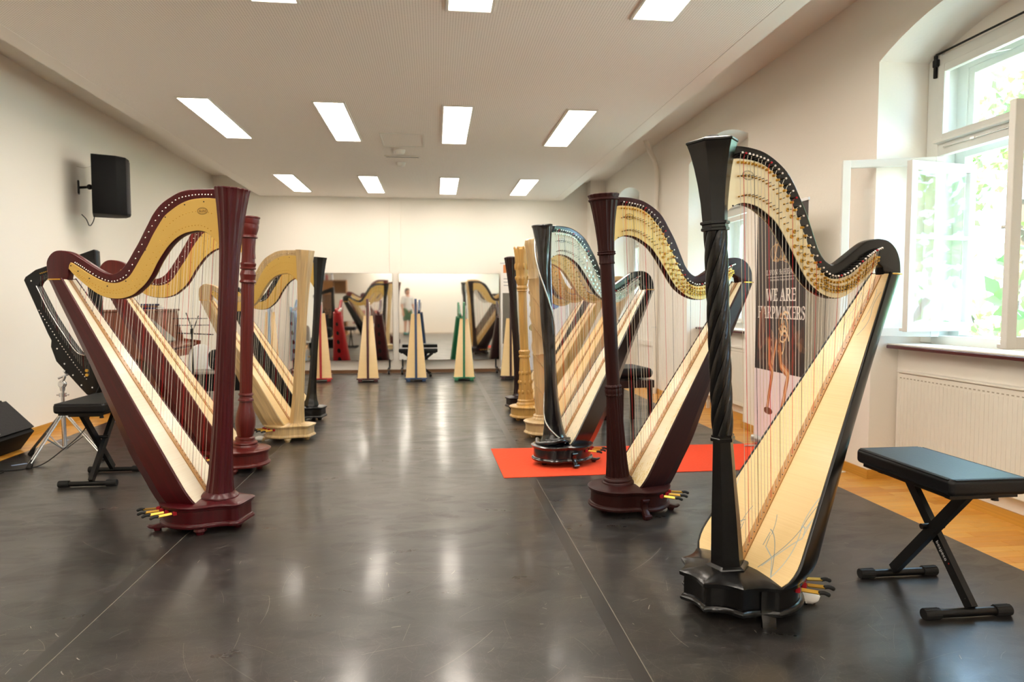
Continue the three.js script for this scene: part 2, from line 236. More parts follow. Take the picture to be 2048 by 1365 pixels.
{ // pipe, cable duct
  const p = thing('heating_pipe', 'cream vertical pipe on the right wall bending into the ceiling', 'pipe', [2.95, 0, -8.95]);
  add('pipe', tube([[0, 0, 0], [0, 1, 0], [0, 2.6, 0], [0, 2.95, 0], [-0.03, 3.12, 0], [-0.1, 3.25, 0], [-0.16, 3.4, 0]], 0.034, 60, 14), M.wall, p);
  for (const y of [0.9, 2.2]) add('wall_clip', cyl(0.042, 0.042, 0.02, 14, 0, y, 0), M.white, p);
  const d = thing('cable_duct', 'pale plastic cable duct along the right wall behind the harps', 'cable duct', [2.985, 0.66, -9.41]); add('channel', rbox(0.03, 0.06, 0.8, 0.004), M.wall, d); add('cover_lip', rbox(0.034, 0.008, 0.8, 0.003, 0, 0.03, 0), M.white, d);
}
{ // outside: lawn, trees
  const lawn = add('lawn', box(60, 0.2, 70, 34.5, -3.4, -6), std('#c9c4b2', 0.95), scene); lawn.userData.kind = 'structure';
  const leafG = new THREE.BufferGeometry(); leafG.setAttribute('position', new THREE.Float32BufferAttribute([0, -0.09, 0, 0.05, 0, 0.012, 0, 0.1, 0, -0.05, 0, 0.012], 3)); leafG.setAttribute('uv', new THREE.Float32BufferAttribute([0.5, 0, 1, 0.5, 0.5, 1, 0, 0.5], 2)); leafG.setIndex([0, 1, 2, 0, 2, 3]); leafG.computeVertexNormals();
  const lm = new THREE.MeshPhysicalMaterial({ color: '#6f9a45', roughness: 0.9, transmission: 0.4, thickness: 0, side: THREE.DoubleSide });
  const spots = [[7.6, -5.0, 1.7, 2.3, 'large leafy green tree just outside the open window'], [10.5, -11.5, 2.4, 2.8, 'leafy tree farther along the garden, left of the window view'], [9.5, 0.5, 2.2, 2.4, 'leafy garden tree at the right picture edge outside'], [13.5, -6.5, 3.0, 3.0, 'taller pale green tree behind the nearer one outside']];
  for (const [x, z, y, R, label] of spots) {
    const t = thing('tree', label, 'tree', [x, -3.3, z]);
    add('trunk', merge([tube([[0, 0, 0], [0.08, 1.5, 0.05], [0, 3.2, 0], [0.1, y + 4, 0.1]], 0.13, 20, 8), rod([0, 3, 0], [1.1, 4.6, 0.6], 0.06), rod([0, 3.3, 0], [-1, 4.8, -0.6], 0.05), rod([0, 2.6, 0], [0.2, 4.6, -1.2], 0.05)]), std('#4a3b2c', 0.9), t);
    const N = 2600, im = new THREE.InstancedMesh(leafG, lm, N), m4 = new THREE.Matrix4(), q = new THREE.Quaternion(), e = new THREE.Euler(), cc = new THREE.Color();
    const cl = []; for (let k = 0; k < 26; k++) { const a = rr(0, 6.28), h = rr(-1, 1), s = Math.sqrt(1 - h * h) * rr(0.5, 1); cl.push([Math.cos(a) * s * R * 0.9, y + 3.3 + h * R * 0.85, Math.sin(a) * s * R * 0.9]); }
    for (let k = 0; k < N; k++) { const c = cl[k % 26], a = rr(0, 6.28), b = rr(-1, 1), d = R * 0.36 * Math.cbrt(rnd()), s = Math.sqrt(1 - b * b); e.set(rr(0, 6), rr(0, 6), rr(0, 6)); q.setFromEuler(e); const sc = rr(0.9, 1.7); m4.compose(new THREE.Vector3(c[0] + Math.cos(a) * s * d, c[1] + b * d, c[2] + Math.sin(a) * s * d), q, new THREE.Vector3(sc, sc, sc)); im.setMatrixAt(k, m4); im.setColorAt(k, cc.setRGB(rr(0.7, 1.15), rr(0.8, 1.15), rr(0.6, 1))); }
    im.name = 'foliage'; im.userData.kind = 'stuff'; t.add(im);
  }
}

// ---------- concert harps ----------
// local axes: x from the column towards the soundbox, y up, z towards the string side; origin on the floor under the column
const CURVES = {
  R: { out: [[-0.085, 1.832], [-0.02, 1.832], [0.011, 1.833], [0.059, 1.832], [0.123, 1.824], [0.173, 1.807], [0.223, 1.781], [0.267, 1.749], [0.302, 1.708], [0.329, 1.667], [0.357, 1.625], [0.385, 1.577], [0.409, 1.528], [0.428, 1.491], [0.447, 1.453], [0.471, 1.422], [0.497, 1.4], [0.53, 1.387], [0.565, 1.393], [0.601, 1.412], [0.648, 1.44], [0.695, 1.468], [0.743, 1.493], [0.792, 1.505], [0.842, 1.508], [0.893, 1.499], [0.936, 1.47], [0.959, 1.436], [0.97, 1.402], [0.974, 1.352]],
    lo: [[-0.066, 1.55], [-0.052, 1.577], [-0.03, 1.593], [0.001, 1.607], [0.033, 1.612], [0.073, 1.608], [0.113, 1.596], [0.155, 1.574], [0.188, 1.554], [0.214, 1.531], [0.249, 1.49], [0.285, 1.442], [0.321, 1.393], [0.358, 1.343], [0.394, 1.306], [0.44, 1.275], [0.486, 1.255], [0.533, 1.245], [0.58, 1.245], [0.626, 1.259], [0.673, 1.286], [0.721, 1.316], [0.759, 1.344], [0.793, 1.374], [0.811, 1.404]],
    up: [[-0.065, 1.768], [-0.02, 1.778], [0.013, 1.78], [0.06, 1.779], [0.108, 1.772], [0.149, 1.757], [0.183, 1.736], [0.217, 1.702], [0.252, 1.668], [0.288, 1.621], [0.324, 1.561], [0.361, 1.501], [0.389, 1.445], [0.418, 1.402], [0.455, 1.358], [0.493, 1.333], [0.539, 1.324], [0.595, 1.331], [0.651, 1.352], [0.708, 1.389], [0.756, 1.42], [0.785, 1.437]],
    pin: [[-0.05, 1.797], [-0.012, 1.8], [0.011, 1.799], [0.039, 1.797], [0.074, 1.792], [0.115, 1.784], [0.152, 1.769], [0.198, 1.739], [0.228, 1.711], [0.247, 1.688], [0.27, 1.66], [0.294, 1.626], [0.335, 1.553], [0.354, 1.515], [0.368, 1.482], [0.385, 1.451], [0.401, 1.424], [0.42, 1.398], [0.45, 1.364], [0.471, 1.351], [0.503, 1.339], [0.536, 1.339], [0.573, 1.346], [0.619, 1.366], [0.675, 1.4], [0.722, 1.431], [0.77, 1.454], [0.82, 1.47]] },
  L: { out: [[-0.085, 1.832], [-0.025, 1.834], [0.034, 1.834], [0.101, 1.834], [0.143, 1.829], [0.185, 1.817], [0.228, 1.796], [0.272, 1.77], [0.307, 1.74], [0.342, 1.697], [0.369, 1.651], [0.397, 1.604], [0.424, 1.557], [0.46, 1.502], [0.497, 1.447], [0.533, 1.408], [0.569, 1.387], [0.604, 1.383], [0.647, 1.397], [0.699, 1.425], [0.751, 1.457], [0.794, 1.483], [0.837, 1.504], [0.881, 1.514], [0.926, 1.513], [0.958, 1.495], [0.979, 1.467], [0.986, 1.439], [0.983, 1.4], [0.98, 1.352]],
    lo: [[-0.06, 1.5], [-0.034, 1.544], [-0.001, 1.579], [0.032, 1.601], [0.073, 1.609], [0.116, 1.604], [0.158, 1.593], [0.201, 1.57], [0.245, 1.532], [0.28, 1.489], [0.316, 1.438], [0.352, 1.375], [0.388, 1.328], [0.424, 1.296], [0.46, 1.269], [0.504, 1.253], [0.547, 1.246], [0.6, 1.249], [0.652, 1.262], [0.695, 1.285], [0.738, 1.315], [0.781, 1.349], [0.82, 1.383], [0.845, 1.412]],
    up: [[-0.065, 1.772], [-0.033, 1.776], [0.018, 1.78], [0.069, 1.778], [0.119, 1.771], [0.17, 1.753], [0.222, 1.722], [0.266, 1.688], [0.301, 1.642], [0.337, 1.588], [0.373, 1.525], [0.41, 1.47], [0.446, 1.415], [0.482, 1.368], [0.527, 1.34], [0.571, 1.331], [0.623, 1.337], [0.675, 1.357], [0.727, 1.385], [0.779, 1.417], [0.822, 1.442]],
    pin: [[-0.05, 1.797], [0.002, 1.8], [0.023, 1.801], [0.08, 1.801], [0.145, 1.792], [0.192, 1.778], [0.23, 1.753], [0.274, 1.719], [0.318, 1.667], [0.363, 1.601], [0.39, 1.56], [0.408, 1.525], [0.427, 1.49], [0.459, 1.435], [0.495, 1.38], [0.531, 1.356], [0.584, 1.342], [0.645, 1.357], [0.714, 1.393], [0.765, 1.425], [0.8, 1.445], [0.848, 1.463]] },
};
const A = [0.87, 1.36], B = [0.098, 0.215], RL = 1.381, T = [-0.559, -0.829], NB = [0.829, -0.559];
const ribAt = (s) => [A[0] + T[0] * s * RL, A[1] + T[1] * s * RL];
const TH = 0.044, ZP = TH / 2 + 0.002, NSTR = 47, yOn = (S, x) => interp(S, x);
function neckSet(C) {
const outS = spline2(C.out, 90), loS = spline2(C.lo, 80), upS = spline2(C.up, 70), pinS = spline2(C.pin, 80), tip = C.lo[C.lo.length - 1], ue = C.up[C.up.length - 1];
const NECK_POLY = [...outS, [0.858, 1.352], [Math.max(0.85, tip[0] + 0.006), 1.383], [tip[0] + 0.008, tip[1] - 0.002], ...loS.slice(0, -1).reverse(), [-0.1, 1.53]].filter((p, i, a) => !i || Math.hypot(p[0] - a[i - 1][0], p[1] - a[i - 1][1]) > 0.002);
const neckGeo = (() => { const sh = new THREE.Shape(NECK_POLY.map((p) => new THREE.Vector2(...p))); const g = new THREE.ExtrudeGeometry(sh, { depth: TH - 0.014, bevelEnabled: true, bevelSize: 0.006, bevelOffset: -0.006, bevelThickness: 0.007, bevelSegments: 3 }); return toCreasedNormals(g.translate(0, 0, -TH / 2 + 0.007), 0.7); })();
const PLATE_POLY = [...upS, [lerp(ue[0], tip[0], 0.45), ue[1] + 0.003], [lerp(ue[0], tip[0], 0.85), lerp(ue[1], tip[1], 0.4)], ...[...loS].reverse(), [-0.066, 1.54]].map(([x, y]) => [x, y + 0.003]);
const plateGeo = (z) => extrude(PLATE_POLY, 0.004, 0.001, 1).translate(0, 0, z);
const plateR = plateGeo(ZP), plateL = plateGeo(-ZP);
const STR = [];
for (let i = 0; i < NSTR; i++) {
  const u = i < 38 ? 0.095 + 0.0166 * i : 0.095 + 0.0166 * 38 + (i - 38) * 0.0105, v = B[1] + (u - B[0]) * 1.483;
  let y = 1.5; for (let k = 0; k < 60; k++) y = lerp(y, yOn(upS, u - 0.068 * (y - v)) - 0.008, 0.5);
  const x = u - 0.068 * (y - v), sl = (yOn(pinS, x + 0.004) - yOn(pinS, x - 0.004)) / 0.008, px = x + 0.013 * Math.abs(sl) / (1 + Math.abs(sl)), py = yOn(pinS, px);
  STR.push({ u, v, x, y, px, py, kind: i % 7 === 1 ? 'R' : i % 7 === 4 ? 'B' : i < 9 ? 'S' : 'W' });
}
const stringGeo = STR.map((s, i) => { const r = i < 9 ? 0.0011 : 0.0009, zt = ZP + 0.016; return merge([rod([s.u, s.v, 0.003], [s.x, s.y, zt], r, 5), rod([s.x, s.y, zt], [s.px, s.py, zt + 0.004], r, 5)]); });
// tuning pins: heads on the string side, square tails on the other
const pinGeo = { W: [], R: [] }, tailG = [], nutG = [], discG = [], prongG = [], dotG = [], screwG = [];
STR.forEach((s, i) => {
  const z0 = TH / 2;
  pinGeo[s.kind === 'R' ? 'R' : 'W'].push(cyl(0.0042, 0.0042, 0.005, 8).rotateX(Math.PI / 2).translate(s.px, s.py, z0 + 0.03));
  prongG.push(cyl(0.0034, 0.0034, 0.028, 6).rotateX(Math.PI / 2).translate(s.px, s.py, z0 + 0.014));
  tailG.push(new THREE.SphereGeometry(0.0046, 8, 6).translate(s.px, s.py, -z0 - 0.004));
  nutG.push(cyl(0.0052, 0.0052, 0.016, 8).rotateX(Math.PI / 2).translate(s.x + 0.002, s.y - 0.004, ZP + 0.008));
  const H = Math.max(0.05, s.y - yOn(loS, s.x)), sx = (f) => s.x + 0.068 * H * f;
  const rows = i < 16 ? [0.34, 0.8] : i < 24 ? [0.52, 0.86] : i < 34 ? [0.5, 0.72] : [0.34, 0.66];
  rows.forEach((f, k) => {
    const x = sx(f) + (i >= 24 ? 0.008 - 0.016 * k : 0), y = s.y - H * f + (i >= 24 && i < 34 ? 0.01 : 0);
    if (i < 14) { prongG.push(rod([x - 0.007, y - 0.003, ZP + 0.008], [x + 0.02, y + 0.006, ZP + 0.008], 0.0014, 5)); nutG.push(cyl(0.003, 0.003, 0.01, 6).rotateX(Math.PI / 2).translate(x, y, ZP + 0.006)); }
    else { discG.push(cyl(i < 36 ? 0.0082 : 0.0062, i < 36 ? 0.0082 : 0.0062, 0.005, 12).rotateX(Math.PI / 2).translate(x, y, ZP + 0.006)); prongG.push(cyl(0.0019, 0.0019, 0.007, 5).rotateX(Math.PI / 2).translate(x - 0.002, y + 0.002, ZP + 0.008)); if (i < 36) prongG.push(rod([x + 0.004, y + 0.001, ZP + 0.009], [x + 0.018, y + 0.004, ZP + 0.009], 0.0012, 5)); }
    dotG.push(new THREE.SphereGeometry(0.0032, 6, 5).translate(x, y, -ZP - 0.002));
  });
  if (i % 6 === 2) { const a = yOn(upS, s.x); screwG.push(cyl(0.0035, 0.0035, 0.003, 8).rotateX(Math.PI / 2).translate(s.x + 0.01, a - 0.016, -ZP - 0.003)); }
});
screwG.push(cyl(0.0035, 0.0035, 0.003, 8).rotateX(Math.PI / 2).translate(ue[0] + 0.008, ue[1] - 0.012, -ZP - 0.003), cyl(0.0035, 0.0035, 0.003, 8).rotateX(Math.PI / 2).translate(ue[0] + 0.008, ue[1] - 0.012, ZP + 0.003), cyl(0.0035, 0.0035, 0.003, 8).rotateX(Math.PI / 2).translate(-0.03, 1.6, ZP + 0.003));
return { STR, neckGeo, plateR, plateL, stringGeo, pinsW: merge(pinGeo.W), pinsR: merge(pinGeo.R), tails: merge(tailG), nuts: merge(nutG), discs: merge(discG), prongs: merge(prongG), dots: merge(dotG), screws: merge(screwG) };
}
const NECK = { R: neckSet(CURVES.R), L: neckSet(CURVES.L) };
// soundboard and soundbox
const SLIM = [[0, 0.106], [0.1, 0.104], [0.35, 0.126], [0.6, 0.155], [0.85, 0.195], [1.06, 0.255]], DEEP = [[0, 0.108], [0.1, 0.112], [0.35, 0.15], [0.6, 0.2], [0.85, 0.25], [1.06, 0.29]];
function bodyGeos(w0, w1, DEPTH, e, facets) {
  const END = 1.055, hw = (s) => { const b = lerp(w0, w1, clamp(s)); const k = clamp((s - 0.955) / 0.1); return b * (1 - 0.16 * (1 - Math.sqrt(Math.max(0, 1 - k * k * 0.98)))); };
  const dir = (s) => { const q = Math.max(smooth(0.55, 1.03, s), 1 - smooth(0, 0.16, s)), x = 0.829 + 0.171 * q, y = -0.559 * (1 - q), l = Math.hypot(x, y); return [x / l, y / l]; };
  const NS = 48, boardTop = 0.006, nu = 8;
  const at = (s, w, d) => { const p = ribAt(s); return [p[0] + NB[0] * d, p[1] + NB[1] * d, w]; };
  // board: a thin plate standing 3 mm proud of the frame
  const S = (v) => boardTop + (END - boardTop) * v;
  const top = grid(nu, NS, (u, v) => { const s = S(v), w = (u * 2 - 1) * hw(s); return [...at(s, w, -0.004), 0.5 + w / 0.56, 1 - v]; }, true);
  const e1 = grid(1, NS, (u, v) => { const s = S(v), w = hw(s); return [...at(s, w, lerp(-0.004, 0.004, u)), 0.9, 1 - v]; }, true);
  const e2 = grid(1, NS, (u, v) => { const s = S(v), w = -hw(s); return [...at(s, w, lerp(0.004, -0.004, u)), 0.1, 1 - v]; }, true);
  const board = merge([top, e1, e2]);
  const rim = 0.013, NU = facets ? 6 : 40;
  const shell = grid(NU, NS, (u, v) => {
    const s = v * 1.06, H = hw(s) + rim, D = interp(DEPTH, s), p = ribAt(s), n = dir(s), ph = Math.PI * u, c = Math.cos(ph), q = Math.sin(ph);
    const w = -H * Math.sign(c) * Math.pow(Math.abs(c), 2 / e), d = D * Math.pow(Math.max(0, q), 2 / e);
    return [p[0] + n[0] * d, p[1] + n[1] * d, w, u * 0.5, v * 1.4];
  });
  const front = grid(4, NS, (u, v) => { const s = v * 1.06, w = (u * 2 - 1) * (hw(s) + rim); return [...at(s, w, 0), u * 0.3, v * 1.4]; }, true);
  const lip = (sg) => grid(3, NS, (u, v) => { const s = v * 1.06, w = hw(s), a = [[w + 0.001, 0], [w + 0.003, -0.005], [w + rim - 0.003, -0.005], [w + rim, 0]][Math.round(u * 3)]; return [...at(s, sg * a[0], a[1]), u * 0.02, v * 1.4]; }, sg > 0);
  const shellG = merge([toCreasedNormals(shell, facets ? 0.25 : 0.9), front, lip(1), lip(-1)]);
  const ribG = merge([grid(2, 30, (u, v) => { const s = lerp(0.012, 1.03, v), w = (u * 2 - 1) * lerp(0.011, 0.017, v); return [...at(s, w, -0.0085), w * 3 + 0.5, v * 1.4]; }, true), grid(1, 30, (u, v) => { const s = lerp(0.012, 1.03, v), w = lerp(0.011, 0.017, v); return [...at(s, w, lerp(-0.0085, -0.003, u)), 0.5, v * 1.4]; }, true), grid(1, 30, (u, v) => { const s = lerp(0.012, 1.03, v), w = -lerp(0.011, 0.017, v); return [...at(s, w, lerp(-0.003, -0.0085, u)), 0.5, v * 1.4]; }, true)]);
  const sg = [], hg = []; // string eyelets on the rib
  NECK.R.STR.forEach((q) => { hg.push(cyl(0.0022, 0.0022, 0.004, 6).rotateZ(0.6).translate(q.u - 0.008, q.v + 0.004, 0.006)); });
  const H0 = w0 + rim + 0.003, strap = extrude([[-H0, -0.004], [-H0, 0.03], [-H0 + 0.01, 0.075], [-0.03, 0.1], [0.03, 0.1], [H0 - 0.01, 0.075], [H0, 0.03], [H0, -0.004]], 0.007, 0.0015, 1);
  // the strap's outline lies in (width, depth); turn it to lie flat across the shoulder
  const m = new THREE.Matrix4().makeBasis(new THREE.Vector3(0, 0, 1), new THREE.Vector3(1, 0, 0), new THREE.Vector3(0, 1, 0)); strap.applyMatrix4(m).translate(0.874, 1.355, 0);
  return { board, shellG, ribG, holes: merge(hg), strap };
}
const BODY = { wide: bodyGeos(0.04, 0.262, SLIM, 2.15), narrow: bodyGeos(0.043, 0.15, DEEP, 2.6, true), mid: bodyGeos(0.045, 0.18, SLIM, 2.3) };
// pedestals
function densify(half) { const full = [...half, ...half.slice(1, -1).reverse().map(([x, z]) => [x, -z])]; const c = new THREE.CatmullRomCurve3(full.map(([x, z]) => new THREE.Vector3(x, 0, z)), true, 'centripetal'); return c.getPoints(120).slice(0, -1).map((p) => [p.x, p.z]); }
function starOutline() {
  const cusp = [[-0.172, -0.066], [-0.172, 0.066], [-0.078, 0.168], [0.05, 0.226]], o = [];
  const arc = (a, b, k) => { const dx = b[0] - a[0], dz = b[1] - a[1], L = Math.hypot(dx, dz), nx = -dz / L, nz = dx / L; for (let i = 0; i < 9; i++) { const t = i / 9, s = k * 4 * t * (1 - t); o.push([a[0] + dx * t - nx * s, a[1] + dz * t - nz * s]); } };
  arc(cusp[0], cusp[1], 0.017); arc(cusp[1], cusp[2], 0.019); arc(cusp[2], cusp[3], 0.014);
  const back = [[0.05, 0.226], [0.12, 0.222], [0.2, 0.19], [0.27, 0.13], [0.312, 0.06], [0.322, 0], [0.312, -0.06], [0.27, -0.13], [0.2, -0.19], [0.12, -0.222], [0.05, -0.226]];
  new THREE.CatmullRomCurve3(back.map(([x, z]) => new THREE.Vector3(x, 0, z))).getPoints(40).forEach((p) => o.push([p.x, p.z])); o.pop();
  arc([cusp[3][0], -cusp[3][1]], [cusp[2][0], -cusp[2][1]], 0.014); arc([cusp[2][0], -cusp[2][1]], cusp[0], 0.019);
  return o;
}
const OUTLINE = {
  star: starOutline(),
  bow: densify([[-0.15, 0], [-0.15, 0.05], [-0.146, 0.082], [-0.128, 0.094], [-0.09, 0.1], [-0.045, 0.118], [0.0, 0.15], [0.05, 0.178], [0.11, 0.186], [0.19, 0.17], [0.26, 0.125], [0.305, 0.06], [0.318, 0]]),
  round: densify([[-0.165, 0], [-0.155, 0.06], [-0.12, 0.115], [-0.07, 0.15], [-0.015, 0.163], [0.02, 0.172], [0.06, 0.2], [0.12, 0.212], [0.2, 0.185], [0.265, 0.13], [0.305, 0.06], [0.318, 0]]),
};
function loftOutline(o, levels) { // levels: [y, outward offset, pull towards the column]
  const n = o.length, rings = levels.map(([y, off, k = 0]) => o.map((p, i) => { const a = o[(i + n - 1) % n], b = o[(i + 1) % n], dx = b[0] - a[0], dz = b[1] - a[1], L = Math.hypot(dx, dz) || 1; let x = p[0] + dz / L * off, z = p[1] - dx / L * off; const t = Math.atan2(p[1], p[0] - 0.02); return [lerp(x, 0.02 + 0.08 * Math.cos(t), k), y, lerp(z, 0.08 * Math.sin(t), k)]; }));
  const pos = [], idx = [], uv = []; rings.forEach((r, j) => r.forEach((p, i) => { pos.push(...p); uv.push(i / n * 1.2, p[1]); }));
  for (let j = 0; j < rings.length - 1; j++) for (let i = 0; i < n; i++) { const a = j * n + i, b = j * n + (i + 1) % n, c = a + n, d = b + n; idx.push(a, c, b, b, c, d); }
  const cap = (j, flip) => THREE.ShapeUtils.triangulateShape(rings[j].map((p) => new THREE.Vector2(p[0], p[2])), []).forEach((f) => { const q = f.map((k) => j * n + k); flip ? idx.push(q[0], q[1], q[2]) : idx.push(q[0], q[2], q[1]); });
  cap(0, true); cap(rings.length - 1, false);
  const g = new THREE.BufferGeometry(); g.setAttribute('position', new THREE.Float32BufferAttribute(pos, 3)); g.setAttribute('uv', new THREE.Float32BufferAttribute(uv, 2)); g.setIndex(idx); return toCreasedNormals(g, 0.55);
}
const ccw = (o) => { let a = 0; o.forEach((p, i) => { const q = o[(i + 1) % o.length]; a += p[0] * q[1] - q[0] * p[1]; }); return a; };
for (const k in OUTLINE) if (ccw(OUTLINE[k]) < 0) OUTLINE[k].reverse();
const PED = {}; for (const k in OUTLINE) PED[k] = {
  block: loftOutline(OUTLINE[k], [[0.05, -0.006], [0.142, -0.006]]),
  lower: loftOutline(OUTLINE[k], [[0.034, -0.012], [0.036, 0.004], [0.042, 0.009], [0.05, 0.009], [0.055, 0.003], [0.06, 0.001], [0.064, -0.006]]),
  upper: loftOutline(OUTLINE[k], k === 'star' ? [[0.13, -0.006], [0.138, 0.012], [0.152, 0.014], [0.156, 0.011, 0.02], [0.166, 0, 0.4], [0.173, 0, 0.85]] : [[0.126, -0.006], [0.13, 0.003], [0.136, 0.004], [0.141, 0.01], [0.149, 0.012], [0.154, 0.006, 0.02], [0.158, 0, 0.12], [0.165, 0, 0.55], [0.171, 0, 0.9]]),
};
const zAt = (k, x) => Math.max(...OUTLINE[k].filter((p) => Math.abs(p[0] - x) < 0.02).map((p) => p[1]));
function pedal(parent, root, dx, dz, out) {
  const g = sub('pedal', parent); const L = 0.112, q = [root[0] + dx * 0.014, 0.118, root[1] + dz * 0.014], e = [root[0] + dx * L * 0.72, 0.113, root[1] + dz * L * 0.72], t = [root[0] + dx * L, 0.108, root[1] + dz * L];
  add('arm', bar(q, e, 0.006, 0.014), M.gold, g); add('felt', rbox(0.02, 0.022, 0.02, 0.004).rotateY(Math.atan2(-dz, dx)).translate(root[0], 0.118, root[1]), M.felt, g);
  const cap = tube([e, [lerp(e[0], t[0], 0.5), e[1] + 0.001, lerp(e[2], t[2], 0.5)], t], 0.008, 8, 8); add('toe_cap', merge([cap, new THREE.SphereGeometry(0.008, 8, 6).translate(...t), new THREE.SphereGeometry(0.008, 8, 6).translate(...e)]), M.rubber, g);
}
// columns: stacks of [height along the axis, radius], with a cross-section
function ringSec(kind, n, amp, twist = 0) {
  return (th, v) => { const a = ((th + twist * v) / (2 * Math.PI) * n % 1 + 1) % 1; if (kind === 'poly') return Math.cos(Math.PI / n) / Math.cos((a - 0.5) * 2 * Math.PI / n) * (1 + 0.5 * (1 - Math.cos(Math.PI / n))); if (kind === 'flute') return 1 - amp * Math.sin(Math.PI * a); if (kind === 'rope') return 1 - amp * (1 - Math.pow(Math.sin(Math.PI * a), 0.6)); return 1; };
}
function colGeo(prof, sec, n = 48, step = 0.05, crease = 0.5, twist = 0) {
  const P = [prof[0]]; for (let i = 1; i < prof.length; i++) { const k = Math.max(1, Math.ceil((prof[i][0] - prof[i - 1][0]) / step)); for (let j = 1; j <= k; j++) P.push([lerp(prof[i - 1][0], prof[i][0], j / k), lerp(prof[i - 1][1], prof[i][1], j / k)]); }
  const pos = [], uv = [], idx = []; P.forEach(([v, r]) => { for (let i = 0; i < n; i++) { const b = i / n * 2 * Math.PI, t = b - twist * v, m = r * (sec ? sec(b, v) : 1); pos.push(Math.cos(t) * m, v, Math.sin(t) * m); uv.push(i / n * 0.3, v); } });
  for (let j = 0; j < P.length - 1; j++) for (let i = 0; i < n; i++) { const a = j * n + i, b = j * n + (i + 1) % n, c = a + n, d = b + n; idx.push(a, c, b, b, c, d); }
  const c0 = pos.length / 3; pos.push(0, P[0][0], 0, 0, P[P.length - 1][0], 0); uv.push(0, 0, 0, 0); const o = (P.length - 1) * n; for (let i = 0; i < n; i++) { idx.push(c0, i, (i + 1) % n); idx.push(c0 + 1, o + (i + 1) % n, o + i); }
  const g = new THREE.BufferGeometry(); g.setAttribute('position', new THREE.Float32BufferAttribute(pos, 3)); g.setAttribute('uv', new THREE.Float32BufferAttribute(uv, 2)); g.setIndex(idx); return toCreasedNormals(g, crease);
}
const COLX = 0.165; // height of the foot of the axis; profiles count from there
const COLUMN = {
  twisted(p, m) {
    const h0 = ringSec('poly', 6, 0), hex = (t, v) => h0(t - 0.47 + 6.2832, v);
    add('column_foot', colGeo([[0, 0.082], [0.012, 0.082], [0.016, 0.078], [0.022, 0.066]], hex, 96, 0.1, 0.3), m, p);
    add('lower_shaft', colGeo([[0.02, 0.0615], [0.2, 0.054], [0.36, 0.045], [0.52, 0.037]], hex, 96, 0.03, 0.3), m, p);
    add('lower_ring', colGeo([[0.515, 0.037], [0.518, 0.046], [0.53, 0.046], [0.533, 0.043], [0.541, 0.043], [0.544, 0.036]], hex, 96, 0.1, 0.3), m, p);
    add('twisted_shaft', colGeo([[0.54, 0.041], [0.6, 0.0425], [1.0, 0.044], [1.3, 0.045], [1.345, 0.045]], ringSec('rope', 6, 0.17), 120, 0.012, 0.45, 2 * Math.PI / 0.62), m, p);
    add('upper_ring', colGeo([[1.34, 0.045], [1.343, 0.052], [1.352, 0.052], [1.355, 0.048], [1.364, 0.048], [1.368, 0.0545], [1.376, 0.0545], [1.38, 0.044]], hex, 96, 0.1, 0.3), m, p);
    add('capital', colGeo([[1.378, 0.046], [1.45, 0.05], [1.52, 0.058], [1.58, 0.068], [1.635, 0.08], [1.67, 0.091], [1.674, 0.095], [1.68, 0.095], [1.684, 0.088], [1.688, 0.03], [1.7, 0.028], [1.702, 0.02]], hex, 96, 0.03, 0.3), m, p);
  },
  fluted(p, m) {
    const fl = ringSec('flute', 18, 0.11);
    add('column_foot', colGeo([[0, 0.094], [0.006, 0.096], [0.014, 0.092], [0.02, 0.083], [0.026, 0.085], [0.033, 0.081], [0.038, 0.073], [0.046, 0.07]]), m, p);
    add('lower_shaft', colGeo([[0.044, 0.07], [0.14, 0.061], [0.28, 0.054], [0.42, 0.048], [0.525, 0.043]], fl, 108, 0.04, 0.7), m, p);
    add('carved_collar', colGeo([[0.52, 0.046], [0.526, 0.05], [0.535, 0.047], [0.55, 0.051], [0.565, 0.047], [0.575, 0.051], [0.582, 0.048], [0.588, 0.041]], ringSec('flute', 14, 0.1), 84, 0.1), m, p);
    add('shaft', colGeo([[0.585, 0.0395], [1.29, 0.0405]], ringSec('flute', 12, 0.03), 72, 0.2), m, p);
    add('carved_collar', colGeo([[1.285, 0.044], [1.29, 0.046], [1.296, 0.044], [1.3, 0.043], [1.335, 0.044], [1.34, 0.052], [1.345, 0.054], [1.35, 0.05], [1.356, 0.054], [1.36, 0.046]], ringSec('flute', 20, 0.05), 80, 0.1), m, p);
    add('capital', colGeo([[1.358, 0.047], [1.42, 0.05], [1.5, 0.058], [1.58, 0.069], [1.645, 0.081]], ringSec('flute', 16, 0.07), 96, 0.03, 0.7), m, p);
    add('crown', colGeo([[1.643, 0.083], [1.648, 0.088], [1.654, 0.088], [1.658, 0.083], [1.662, 0.084], [1.678, 0.089], [1.682, 0.083], [1.684, 0.03]], (t, v) => 1 + 0.03 * Math.cos(t * 16) * smooth(1.66, 1.676, v), 128, 0.1), m, p);
  },
  octagonal(p, m) {
    const oc = ringSec('flute', 8, 0.07), o2 = ringSec('flute', 16, 0.06);
    add('column_foot', colGeo([[0, 0.095], [0.005, 0.099], [0.012, 0.097], [0.018, 0.09], [0.026, 0.08], [0.033, 0.074]]), m, p);
    add('shaft', colGeo([[0.028, 0.075], [0.1, 0.066], [0.25, 0.058], [0.4, 0.053], [0.6, 0.05], [1.0, 0.049], [1.2, 0.05], [1.32, 0.053]], o2, 128, 0.03, 0.5), m, p);
    add('capital', colGeo([[1.32, 0.053], [1.4, 0.058], [1.5, 0.067], [1.58, 0.077], [1.64, 0.086], [1.662, 0.0895], [1.667, 0.092], [1.672, 0.09], [1.674, 0.06], [1.676, 0.02]], o2, 128, 0.03, 0.5), m, p);
  },
  turned(p, m) {
    const fl = ringSec('flute', 16, 0.06);
